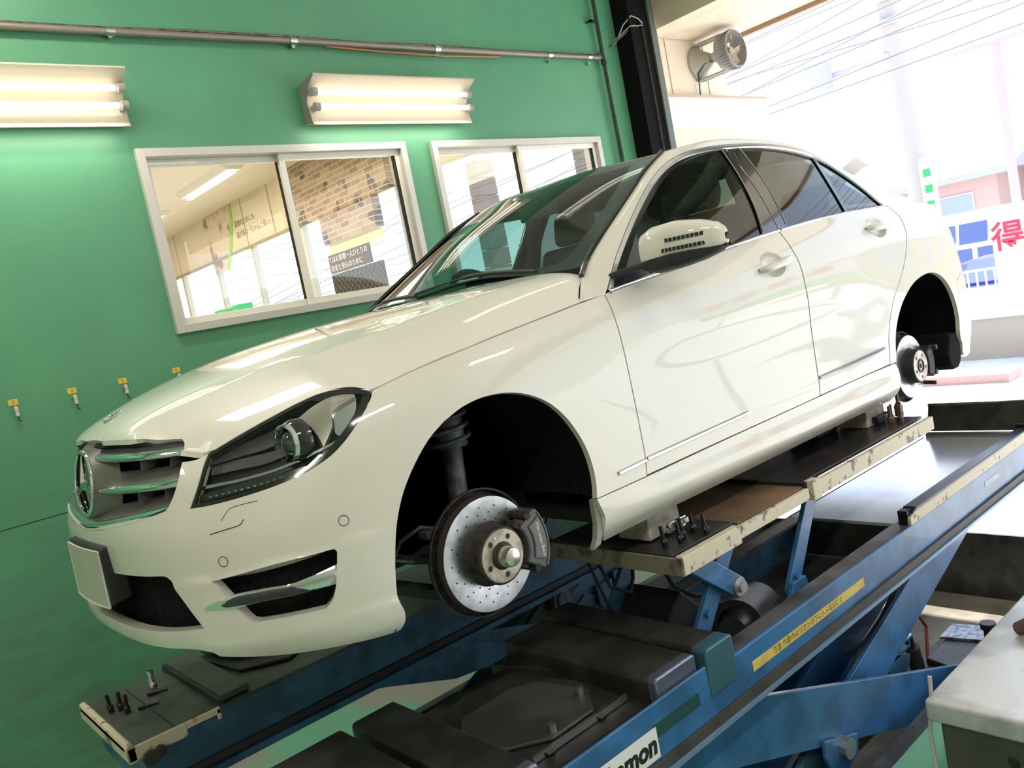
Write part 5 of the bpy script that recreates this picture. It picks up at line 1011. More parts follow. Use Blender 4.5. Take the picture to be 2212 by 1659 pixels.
def rail_strip(sd):
    rows = []
    for i_, (a, b) in enumerate(zip(_tA, _tB)):
        rb = min(.3, i_ / 30.0) if i_ < 40 else min(1.0, .3 + (i_ - 40) / 16.0)
        ch = b - a; L = np.linalg.norm(ch); out = np.array([0, .55, .83]) ; out -= ch * (out @ ch) / (L * L); out /= np.linalg.norm(out)
        rows.append([tuple((a + ch * t + out * (L * .17 * rb * math.sin(math.pi * t)) ) * np.array([1, sd, 1])) for t in np.linspace(0, 1, 9)])
    mb = MB(); mb.grid(rows); return mb
chrome_trim = mat('window_chrome_trim', (.58, .58, .60), .22, 1.0)
glass_front = glassmat('side_glass', (.50, .66, .64), 0.0, 1.5)
glass_rear = glassmat('tinted_rear_glass', (.16, .20, .20), 0.0, 2.2)
glass_ws = glassmat('windscreen_glass', (.52, .70, .66), 0.0, 1.2)
hl_clear = glassmat('headlamp_lens', (.90, .91, .91), 0.0, 0.6)
def tubeS(pts, f, r, n=8, sd=-1):
    q = np.array(pts); P = f(q[:, 0], q[:, 1]) * np.array([1, -sd, 1]) if sd > 0 else f(q[:, 0], q[:, 1]); m_ = MB(); m_.tube([tuple(p) for p in P], r, n); return m_
for sd in (-1, 1):
    near_ = sd < 0
    fender = panel('front_wing', sm(FB, ARCH_F, [(1.7619, .0665), (2.0016 - .004, .0689)], [(q[0] - .005, q[1]) for q in D1[::-1]], FS[::-1], [(1.1335, .5381), (1.118, .52), (1.1001, .505)]), SHL(), paint, car, rim=.02, side=sd, h=.02)
    fdoor = panel('front_door', sm(D1, [(2.0016, .072), (2.4, .078), (2.8, .082), (3.102, .086)], [(q[0] - .005, max(q[1], .086)) for q in DB[::-1]], BELT[::-1]), SHL(), paint, car, holes=[[(2.96 + .0785 * math.cos(a), .640 + .0505 * math.sin(a)) for a in np.linspace(0, 2 * math.pi, 41)[:-1]]], rim=.02, side=sd, h=.022)
    rdoor = panel('rear_door', sm([(q[0] + .003, max(q[1], .087)) for q in DB], [(3.105, .087), (3.5, .090), (3.7343, .092)], [(q[0] - .005, max(q[1], .092)) for q in DR[::-1]], BELT2[::-1]), SHL(), paint, car, holes=[[(3.8785 + .0785 * math.cos(a), .707 + .0505 * math.sin(a)) for a in np.linspace(0, 2 * math.pi, 41)[:-1]]], rim=.02, side=sd, h=.022)
    skirt = panel('side_skirt', sm([(1.7619, .0635), (2.0, .0655), (2.4, .073), (2.8, .078), (3.1, .082), (3.5, .086), (3.7861, .084)], [(3.7861, .084), (3.812, .05), (3.814, -.0145), (3.80, -.06), (3.77, -.085)], [(3.77, -.085), (1.80, -.085)], [(1.80, -.085), (1.778, -.05), (1.7819, 0), (1.7758, .0229), (1.7619, .0635)]), SHL(), paint, car, rim=.03, side=sd, h=.018)
    quarter = panel('rear_quarter_panel', sm([(q[0] + .003, max(q[1], .089)) for q in DR], [(3.7343, .089), (3.7984, .0888)], ARCH_R, [(4.63, .03), (4.66, .36)], [(4.66, .36), (4.85, .40), (5.05, .43)], [(5.05, .43), (5.10, .60), (5.08, .77)], [(5.08, .77), (4.8, .79), (4.5, .795), (4.177, .800)]), SHL(), paint, car, rim=.02, side=sd, h=.022)
    # belt trim and door strips
    tubeS(gb(.63, 1.72, 14, .001), GS(-.004), .0055, 8, sd).build('belt_trim', chrome_trim, fdoor); tubeS(gb(1.73, 2.79, 14, .001), GS(-.004), .0055, 8, sd).build('belt_trim', chrome_trim, rdoor)
    def strip(a, b, za, zb, par, m_=chrome_trim):
        q = np.array([(s, za + (zb - za) * (s - a) / (b - a)) for s in np.linspace(a, b, 16)]); rows = []
        for dz, d in ((-.007, .001), (-.004, -.006), (.003, -.006), (.007, .001)): rows.append([tuple(p) for p in (shell(q[:, 0], q[:, 1] + dz, d, sd))])
        mm = MB(); mm.grid(rows); mm.build('door_strip', m_, par)
    strip(1.872, 2.008, .113, .119, fender); strip(2.014, 3.115, .121, .149, fdoor, paint if False else chrome_trim) if False else None
    strip(2.014, 2.60, .121, .135, fdoor); strip(3.125, 3.705, .155, .170, rdoor, mat('dark_reflecting_strip', (.20, .20, .21), .08, 1.0))
    # door handles in their bowls
    for par, s0, s1, z0, zr in ((fdoor, 2.852, 3.068, .640, .012), (rdoor, 3.772, 3.985, .707, -.002)):
        cx = (s0 + s1) / 2; bowl = []
        for k in range(9):
            r = k / 8; bowl.append([tuple(shell(cx + .078 * r * math.cos(a), z0 + .050 * r * math.sin(a), .020 * (1 - r ** 2.5) if r < 1 else .0000, sd)[0]) for a in np.linspace(0, 2 * math.pi, 33)])
        mm = MB(); mm.grid(bowl); ho = mm.build('handle_bowl', paint, par, angle=180)
        mm = MB(); pts = [tuple(shell(s, z0 + zr * ((s - cx) / .1) , d, sd)[0]) for s, d in ((cx - .104, -.002), (cx - .09, -.020), (cx - .04, -.032), (cx + .04, -.034), (cx + .085, -.024), (cx + .10, -.002))]
        P_ = [tuple(p) for p in catmull(pts, 5)]; mm.tube(P_, [.010 + .006 * math.sin(math.pi * i / (len(P_) - 1)) for i in range(len(P_))], 12); mm.build('door_handle', paint, par)
        mm = MB(); mm.tube([tuple(Vector(p) + Vector((0, sd * .0, -.011))) for p in P_[6:-6]], .0022, 6); mm.build('handle_insert', chrome, par)
    # window surround, glass, mirror
    surround = panel('window_surround', sm(G_OUT, [(2.7911, .801)] + gb(2.75, .63, 14, -.002) + [(.6233, .6722)]), GS(.0), blackgloss, car, holes=[G_F, G_R, G_Q], rim=.012, side=sd, h=.025)
    rows = []
    q = catmull(G_OUT, 5); tn = np.gradient(q, axis=0); tn /= np.linalg.norm(tn, axis=1)[:, None]; nrm2 = np.stack([tn[:, 1], -tn[:, 0]], 1)
    for w_, d in ((.0, .002), (.002, -.006), (.016, -.0065), (.021, .0)):
        qq = q + nrm2 * w_; rows.append([tuple(p) for p in GS(d)(qq[:, 0], qq[:, 1]) * np.array([1, -sd, 1] if sd > 0 else [1, 1, 1])])
    mm = MB(); mm.grid(rows); mm.build('window_trim', chrome_trim, surround, angle=50)
    panel('front_side_window', G_F, GS(.007), glass_front, car, rim=0, side=sd, h=.06)
    panel('rear_side_window', G_R, GS(.007), glass_rear, car, rim=0, side=sd, h=.06)
    panel('quarter_window', G_Q, GS(.007), glass_rear, car, rim=0, side=sd, h=.06)
    mm = MB()
    for (xa, za, xb, zb) in ((1.735, 1.165, 1.725, .775), (1.842, 1.150, 1.795, .79), (1.705, 1.143, 1.612, .775)):
        A_ = [(xa + (xb - xa) * t + (.012 if True else 0) * math.sin(t * 3.14), za + (zb - za) * t) for t in np.linspace(0, 1, 10)]; P = GS(-.0015)(np.array(A_)[:, 0], np.array(A_)[:, 1]) * np.array([1, -sd, 1] if sd > 0 else [1, 1, 1]); mm.tube([tuple(p) for p in P], .0025, 6)
    mm.build('pillar_seam', satin, surround)
    rail_strip(sd).build('roof_side_rail', paint, car, angle=180)
    # wing mirror (the far one is out of sight)
    if near_:
        mr = MB(); Y = lambda y: sd * y
        rings = []
        for t, yc_, hh, zz, dd in ((0, .872, .050, .762, .050), (.06, .882, .062, .765, .065), (.2, .915, .073, .770, .078), (.45, .985, .072, .775, .080), (.7, 1.045, .060, .775, .072), (.88, 1.090, .045, .771, .058), (.97, 1.108, .030, .768, .040), (1, 1.115, .012, .767, .018)):
            ring = []
            for k in range(28):
                a = 2 * math.pi * k / 28; ca, sa = math.cos(a), math.sin(a); e = .60
                ring.append((.79 - dd * .9 * abs(ca) ** e * (1 if ca > 0 else -.35) + .10 * t, Y(yc_), zz + hh * abs(sa) ** e * (1 if sa > 0 else -1)))
            rings.append(ring + [ring[0]])
        mr.grid(rings); mr.add(rings[0][:-1], [tuple(range(28))]); mirror = mr.build('wing_mirror', paint, car, angle=180)
        mm = MB(); mm.grid([[ (x - .0005, y, z) for x, y, z in [(.79 - .0, Y(.86), .706), (.755, Y(.9), .705), (.77, Y(.99), .705), (.83, Y(1.07), .712), (.87, Y(1.11), .738)]], [(.725, Y(.865), .722), (.712, Y(.91), .718), (.728, Y(.99), .718), (.79, Y(1.07), .728), (.868, Y(1.118), .755)]]); 
        mm = MB(); low = []
        for t, yc_, hh, zz, dd in ((0, .862, .050, .762, .056), (.2, .915, .076, .770, .084), (.45, .985, .075, .775, .086), (.7, 1.045, .064, .775, .078), (.9, 1.095, .044, .771, .056), (1, 1.118, .018, .767, .020)):
            ring = []
            for k in range(15):
                a = math.pi + math.pi * k / 14; ca, sa = math.cos(a), math.sin(a); e = .60
                ring.append((.79 - dd * .9 * abs(ca) ** e * (1 if ca > 0 else -.35) + .10 * t, Y(yc_), zz - .030 + (hh - .026) * abs(sa) ** e * (-1)))
            low.append(ring)
        mm.grid(low); mm.build('mirror_lower_shell', blackplastic, mirror, angle=180)
        mm = MB(); mm.prism([(.655, Y(.80), .700), (.80, Y(.80), .712), (.86, Y(.86), .712), (.88, Y(.91), .718), (.76, Y(.92), .722), (.70, Y(.87), .712)], (0, 0, .022)); mm.build('mirror_foot', blackplastic, mirror, .006)
        for zz, y0, y1, n_ in ((.782, .975, 1.080, 9), (.752, .960, 1.082, 11)):
            for k in range(n_):
                ya = y0 + (y1 - y0) * k / n_; yb = ya + (y1 - y0) / n_ * .82; tt = lambda y: .79 - (.0735 - max(0, y - .985) * .20 - max(0, y - 1.06) * .35) + .10 * (np.interp(y, [.872, .915, .985, 1.045, 1.09, 1.115], [0, .2, .45, .7, .88, 1])) - .006
                mm = MB(); mm.add([(tt(ya), Y(ya), zz), (tt(yb), Y(yb), zz + .001), (tt(yb), Y(yb), zz + .013), (tt(ya), Y(ya), zz + .012)], [(0, 1, 2, 3)]); mm.build('indicator_slot', ink, mirror)
    panel('mirror_sail', sm([(.70, bz(.70) + .006), (.79, .765), (.875, .838)], [(.875, .838), (.868, .76), (.845, bz(.85) + .006)], gb(.845, .70, 4, .006)), GS(-.001), mat('dark_grey_sail', (.045, .045, .05), .35), surround, rim=.006, side=sd, h=.03)
    # wheel arch liners
    for nm, arc, xc in (('front_arch_liner', ARCH_B[::-1] + ARCH_F[1:], 0), ('rear_arch_liner', ARCH_R, 2.78)):
        q = catmull(arc, 3); P0 = shell(q[:, 0], q[:, 1], .004, sd); cz = .06; rows = []
        for f_, yy in ((1.0, None), (1.05, .83), (1.09, .78), (1.09, .46)):
            r_ = []
            for p in P0:
                x = xc + (p[0] - xc) * f_; z = cz + (p[2] - cz) * (f_ if p[2] > cz else 1); r_.append((float(x), float(p[1]) if yy is None else sd * min(yy, abs(float(p[1]))), float(z)))
            rows.append(r_)
        mm = MB(); mm.grid(rows); mm.add(rows[-1], [tuple(range(len(rows[-1])))]); mm.build(nm, blackvoid, car)
    # closing flap of the skirt at the front arch, mud flap at the rear
    mm = MB(); mm.xz([(.337, .064), (.352, .03), (.360, 0), (.352, -.045), (.335, -.078), (.30, -.086), (.322, -.055), (.334, -.015)], sd * .845, sd * .868); mm.build('skirt_flap', mat('grey_splash_flap', (.30, .29, .26), .6), skirt, .004)
    mm = MB(); mm.xz([(3.165, .10), (3.20, .04), (3.20, -.02), (3.18, -.06), (3.14, -.085), (3.09, -.085), (3.05, -.06), (3.04, .0), (3.08, .1)], sd * .66, sd * .845); mm.build('rear_splash_guard', blackvoid, car, .01)
    # headlamp
    hb = panel('headlamp', HL and sm(HL_TOP, HL_LOW, HL_FRONT), SHL(.052), mat('headlamp_dark_cavity', (.02, .02, .022), .35), car, rim=-.045, side=sd, h=.02)
    ctr = np.array(HL).mean(0); inner = []
    q = np.array(sm(HL_TOP, HL_LOW, HL_FRONT)); tn = np.roll(q, -1, 0) - np.roll(q, 1, 0); tn /= (np.linalg.norm(tn, axis=1)[:, None] + 1e-9); nn2 = np.stack([tn[:, 1], -tn[:, 0]], 1)
    ar = 0.5 * np.sum(q[:, 0] * np.roll(q[:, 1], -1) - np.roll(q[:, 0], -1) * q[:, 1]); nn2 *= (1 if ar < 0 else -1)
    wv = np.where(q[:, 0] > .95, .017, .009); inner = [tuple(p) for p in (q + nn2 * wv[:, None])]
    panel('lamp_border', [tuple(p) for p in q], SHL(.0035), blackgloss, hb, holes=[inner], rim=.006, side=sd, h=.02)
    panel('lamp_cover', inner, SHL(.004), hl_clear, hb, rim=0, side=sd, h=.03)
    # bezel bands
    panel('inner_bezel', sm([(.605, .455), (.66, .466), (.76, .480), (.86, .500)], [(.86, .500), (.885, .475)], [(.885, .475), (.80, .452), (.70, .444), (.60, .435)]), lambda s, z: shell(s, z, .022 + .35 * (z - .44), -1), mat('charcoal_bezel', (.06, .06, .065), .3), hb, rim=.004, side=sd, h=.02)
    panel('inner_bezel', sm([(.60, .430), (.70, .437), (.80, .440), (.86, .450)], [(.86, .450), (.862, .43)], [(.862, .43), (.78, .415), (.70, .413), (.60, .410)]), SHL(.034), mat('graphite_band', (.10, .10, .11), .3), hb, rim=.004, side=sd, h=.02)
    panel('chrome_line', sm([(.578, .390), (.64, .392), (.72, .394), (.83, .404), (.93, .424), (1.0, .440)], [(1.0, .440), (1.003, .435)], [(1.003, .435), (.93, .418), (.83, .398), (.72, .388), (.64, .385), (.578, .382)]), SHL(.014), chrome, hb, rim=.006, side=sd, h=.015)
    led = panel('running_light', sm([(.583, .370), (.66, .378), (.75, .382), (.85, .388)], [(.85, .388), (.90, .392), (.90, .386)], [(.90, .386), (.80, .370), (.70, .362), (.60, .354), (.576, .353)]), SHL(.020), mat('led_dark_green', (.035, .055, .05), .15, .2), hb, rim=.004, side=sd, h=.02)
    for k in range(12):
        s = .615 + k * .019; z = float(np.interp(s, [.6, .75, .86], [.362, .371, .382])); c_ = shell(s, z, .016, sd)[0]; mm = MB(); mm.box(tuple(c_ - [.003, .005, .002]), tuple(c_ + [.003, .005, .002])); mm.build('led_lens', mat('led_lens_grey', (.30, .36, .34), .2, .5), led)
    panel('reflector_brow', sm([(.9, .508), (.95, .528), (1.02, .545), (1.085, .545)], [(1.085, .545), (1.085, .532)], [(1.085, .532), (1.02, .515), (1.0, .50), (.995, .478)], [(.995, .478), (.975, .452), (.955, .430)], [(.955, .430), (.948, .455), (.93, .485), (.9, .508)]), lambda s, z: shell(s, z, .016 - .012 * np.sin((s - .9) * 12), -1), mat('silver_bezel', (.50, .47, .42), .3, .55), hb, rim=.02, side=sd, h=.012)
    panel('indicator_lens', sm([(1.005, .503), (1.03, .515), (1.09, .530)], [(1.09, .530), (1.07, .495), (1.035, .462), (1.01, .445)], [(1.01, .445), (.998, .455), (1.003, .478), (1.005, .503)]), SHL(.018), chrome, hb, rim=.004, side=sd, h=.012)
    pc = shell(.855, .455, .0, sd)[0]; pcv = Vector(pc) + Vector((.024, -sd * .006, -.002)); pa = Vector((-1, sd * .10, .05)).normalized()
    mm = MB(); mm.lathe(pcv, pa, [(.058, -.02), (.058, .005), (.052, .018), (.046, .02), (.040, .010), (.040, -.01)], 40); pr_ = mm.build('projector_shroud', blackgloss, hb)
    mm = MB(); mm.lathe(pcv, pa, [(.041, .012), (.045, .028), (.050, .028), (.053, .014)], 40); mm.build('projector_ring', chrome, pr_)
    mm = MB(); mm.lathe(pcv, pa, [(.0, .030), (.014, .028), (.026, .021), (.034, .010), (.037, -.002)], 36); mm.build('projector_lens', mat('projector_glass', (.015, .016, .02), .02, 0, .9, 1.0), pr_)
    # tail lamp
    panel('tail_lamp', [(5.06, .44), (5.11, .60), (5.09, .76), (5.30, .75), (5.45, .70), (5.45, .46)], SHL(.0), mat('tail_red', (.45, .02, .02), .15, 0, .5, 1), car, rim=.01, side=sd, h=.04)
# dark skin behind all the shut lines
for nm, o_ in (('body_inner_skin', [(1.30, .45), (1.60, .47), (1.80, .40), (1.83, .08), (1.83, -.05), (3.72, -.05), (3.72, .2), (3.85, .42), (4.1, .49), (4.5, .48), (4.62, .40), (5.0, .45), (5.0, .75), (4.2, .78), (3.1, .75), (2.1, .655), (1.3, .555)]),):
    for sd in (-1, 1): panel(nm, o_, SHL(.024), seam_black, car, rim=0, side=sd, h=.06)
# ---- windscreen, roof, rear
_w = [(.44, 0, .768), (.8, 0, .985), (1.17, 0, 1.148), (.47, .3, .766), (.83, .3, .980), (1.19, .3, 1.147), (.555, .55, .758), (.9, .5, .960), (1.25, .45, 1.148), (.61, .72, .74), (.68, .70, .779), (.783, .68, .846), (.901, .66, .916), (1.024, .64, .99), (1.17, .615, 1.078), (1.338, .58, 1.152)]
_w = np.array(_w); _wf = tps_fit(_w[:, :2], _w[:, 2], 1e-5)
def WS(d=0): return lambda x, y: np.stack([x, y, _wf(np.stack([x, np.abs(y)], 1)) - d], -1)
ws_half = [(.452, 0), (.468, .2), (.508, .36), (.558, .5), (.61, .61), (.645, .685)] + [(x + .006, y - .006) for x, y, z in PAIR_B[2:8]] + [(1.27, .42), (1.215, .2), (1.195, 0)]
ws_half = sm([(.452, 0), (.468, .2), (.508, .36), (.558, .5), (.61, .61), (.645, .685)], [(.645, .685)] + [(x + .006, y - .006) for x, y, z in PAIR_B[2:8]], [(PAIR_B[7][0] + .006, PAIR_B[7][1] - .006), (1.27, .42), (1.215, .2), (1.195, 0)])
wso = panel('windscreen', [(x, -y) for x, y in ws_half], WS(.003), glass_ws, car, rim=0, mirror=True, h=.05)
inn = sm([(.50, .0), (.515, .2), (.55, .36), (.60, .5), (.65, .59), (.70, .61)], [(.70, .61), (.80, .60), (.92, .58), (1.05, .555), (1.16, .53), (1.24, .50)], [(1.24, .50), (1.185, .40), (1.14, .2), (1.125, 0)])
fr_out = [(x, -y) for x, y in ws_half] ; fr_in = [(x, -y) for x, y in inn]
panel('windscreen_border', fr_out + fr_in[::-1], WS(.005), blackgloss, wso, rim=0, mirror=True, h=.03)
for sd in (-1, 1):
    mb = MB(); mb.tube([tuple(np.array(p) * [1, sd, 1] + [0, 0, .004]) for p in catmull(PAIR_B[1:8], 5)], .0095, 8); mb.build('windscreen_moulding', blackgloss, wso)
_r = [(1.17, 0, 1.150), (1.3, 0, 1.176), (1.5, 0, 1.196), (1.75, 0, 1.207), (2.0, 0, 1.200), (2.25, 0, 1.170), (2.42, 0, 1.137), (1.19, .3, 1.148), (1.5, .3, 1.191), (1.75, .3, 1.201), (2.0, .3, 1.195), (2.25, .3, 1.165), (2.44, .3, 1.128),
      (1.338, .58, 1.152), (1.5, .575, 1.175), (1.7, .575, 1.188), (1.95, .575, 1.187), (2.15, .572, 1.172), (2.33, .565, 1.140), (2.5, .56, 1.09), (1.25, .45, 1.150), (1.6, .48, 1.188), (2.0, .48, 1.190)]
_r = np.array(_r); _rf = tps_fit(_r[:, :2], _r[:, 2], 1e-5)
RF = lambda x, y: np.stack([x, y, _rf(np.stack([x, np.abs(y)], 1))], -1)
roof_half = sm([(1.17, 0), (1.195, .2), (1.25, .42), (1.338, .58)], [(1.338, .58), (1.5, .575), (1.7, .575), (1.95, .575), (2.15, .572), (2.33, .565), (2.47, .56)], [(2.47, .56), (2.44, .3), (2.42, 0)])
panel('roof', [(x, -y) for x, y in roof_half], RF, paint, car, rim=.01, mirror=True, h=.035)
RW = lambda x, y: np.stack([x, y, 1.137 - (x - 2.42) * .455 - .035 * (y / .6) ** 2 * 1 + .02 * np.sin((x - 2.42) / .6 * 3.14)], -1)
panel('rear_screen', [(2.43, 0), (2.47, -.54), (2.68, -.55), (2.84, -.57), (3.0, -.60), (3.02, 0)], RW, glass_rear, car, rim=0, mirror=True, h=.08)
TR = lambda x, y: np.stack([x, y, .868 - (x - 3.02) * .07 - .03 * (np.abs(y) / .7) ** 2.5 - .03 * np.clip(np.abs(y) / .7, 0, 1) - .45 * np.clip(x - 3.62, 0, 1)], -1)
panel('boot_lid', [(3.02, 0), (3.0, -.60), (3.10, -.69), (3.4, -.70), (3.60, -.66), (3.70, -.5), (3.74, 0)], TR, paint, car, rim=.02, mirror=True, h=.04)
panel('boot_face', [(5.05, .43), (5.45, .42), (SM, .40), (SM, .775), (5.6, .765), (5.2, .755)], SHL(.004), paint, car, rim=.01, mirror=True, h=.04)
panel('rear_bumper', sm([(4.632, .03), (4.663, .355)], [(4.663, .355), (4.85, .397), (5.05, .428), (5.5, .415), (SM, .40)], [(SM, .40), (SM, -.02)], [(SM, -.02), (5.4, -.03), (5.0, -.05), (4.70, -.055)], [(4.70, -.055), (4.645, -.02), (4.632, .03)]), SHL(), paint, car, rim=.02, mirror=True, h=.03)
# cowl, wipers
panel('cowl', [(.43, 0), (.46, -.3), (.54, -.55), (.60, -.70), (.66, -.70), (.60, -.5), (.52, -.3), (.50, 0)], hood(.012), blackplastic, car, rim=0, mirror=True, h=.05)
for a, b in (((.565, -.56), (.455, .02)), ((.44, -.02), (.51, .50))):
    mb = MB(); q = np.array([(a[0] + (b[0] - a[0]) * t, a[1] + (b[1] - a[1]) * t) for t in np.linspace(0, 1, 10)]); P = WS(-.010)(q[:, 0] + .012, q[:, 1]); mb.tube([tuple(p) for p in P], .004, 6); P2 = WS(-.016)(q[:6, 0] + .004, q[:6, 1]); mb.tube([tuple(p) for p in P2], .008, 6); mb.build('wiper', blackplastic, car)
# ---- underbody, engine bay filler, cabin
mb = MB(); mb.box((.42, -.80, -.045), (2.36, .80, -.005)); mb.box((.5, -.74, -.07), (2.3, -.70, -.04)); mb.box((.5, .70, -.07), (2.3, .74, -.04)); mb.build('underbody', seam_black, car)
mb = MB(); mb.box((-.40, -.46, -.03), (.42, .46, .50)); mb.box((-.68, -.42, .0), (-.40, .42, .42)); mb.build('engine_bay_filler', seam_black, car)  # plain black boxes added inside the nose to stop light leaks
mb = MB(); mb.box((2.30, -.46, -.0), (3.55, .46, .62)); mb.build('boot_floor', seam_black, car)
trimd = mat('dark_cabin_trim', (.018, .018, .02), .75)
mb = MB(); mb.box((.60, -.74, -.005), (2.40, .74, .22)); mb.box((.60, -.76, .22), (.72, .76, .60)); mb.build('cabin_floor', trimd, car)
mb = MB(); mb.xz([(.62, .45), (.60, .70), (.75, .725), (.95, .705), (1.02, .66), (1.0, .45)], -.72, .72); mb.xz([(.98, .66), (.88, .72), (.95, .735), (1.03, .70)], .20, .55); mb.build('dashboard', trimd, car, .01)
for sd in (-1, 1):
    mb = MB(); mb.xz([(.7, .0), (.7, .66), (1.0, .69), (2.35, .76), (2.35, .0)], sd * .735, sd * .72); mb.build('door_card', trimd, car)
    mb = MB(); mb.xz([(1.45, .22), (1.45, .42), (1.95, .40), (2.02, .50), (2.14, 1.0), (2.22, .98), (2.08, .22)], sd * .12 + sd * .05, sd * .62) if False else mb.xz([(1.10, .22), (1.08, .40), (1.50, .38), (1.60, .50), (1.74, .93), (1.84, .91), (1.70, .22)], sd * .14, sd * .62); so = mb.build('front_seat', mat('black_seat_leather', (.02, .02, .02), .5), car, .04, 3)
    mb = MB(); mb.xz([(1.72, .93), (1.745, 1.08), (1.81, 1.09), (1.84, 1.0), (1.80, .92)], sd * .26, sd * .50); mb.build('head_restraint', mat('black_seat_leather', (.02, .02, .02), .5), so, .03, 3)
mb = MB(); mb.xz([(2.0, .22), (2.0, .42), (2.35, .40), (2.60, .85), (2.70, .85), (2.5, .22)], -.62, .62); rs = mb.build('rear_seat', mat('black_seat_leather', (.02, .02, .02), .5), car, .04, 3)
for y in (-.42, 0, .42):
    mb = MB(); mb.box((2.60, y - .12, .84), (2.68, y + .12, .97)); mb.build('head_restraint', mat('black_seat_leather', (.02, .02, .02), .5), rs, .03, 3)
mb = MB(); hl_ = []
q = [tuple(p) for p in roof_half]; 
panel('headliner', [(1.23, 0), (1.30, -.42), (1.38, -.54), (2.3, -.54), (2.36, 0)], lambda x, y: RF(x, y) - np.array([0, 0, .035]), trimd, car, rim=.02, mirror=True, h=.08)
mb = MB(); wc = Vector((1.08, .37, .70)); wa = Vector((.9, 0, .42)).normalized(); wu = Vector((-.42, 0, .9)).normalized(); wr = Vector((0, 1, 0))
mb.tube([tuple(wc + (wr * math.cos(a) + wu * math.sin(a)) * .185) for a in np.linspace(0, 2 * math.pi, 41)[:-1]], .015, 10, True); sw = mb.build('steering_wheel', trimd, car)
mb = MB(); mb.lathe(wc + wa * .03, -wa, [(0, .03), (.05, .03), (.06, 0)], 24); mb.box(tuple(wc + Vector((-.02, -.17, -.02))), tuple(wc + Vector((.02, .17, .02)))); mb.build('wheel_hub', trimd, sw)
mb = MB(); mb.box((1.165, -.11, 1.025), (1.19, .11, 1.095)); mb.cyl((1.17, 0, 1.09), (1.15, 0, 1.13), .012); mb.build('rear_view_mirror', blackplastic, car, .008)
for sd in (-1, 1):   # cabin side of the A and B pillars
    mb = MB(); mb.tube([(.74, sd * .665, .76), (.98, sd * .63, .92), (1.2, sd * .59, 1.06), (1.42, sd * .555, 1.12), (1.8, sd * .55, 1.14), (2.2, sd * .54, 1.12)], .028, 8); mb.tube([(1.74, sd * .60, 1.12), (1.72, sd * .70, .80), (1.72, sd * .72, .3)], .04, 8); mb.build('pillar_lining', trimd, car)
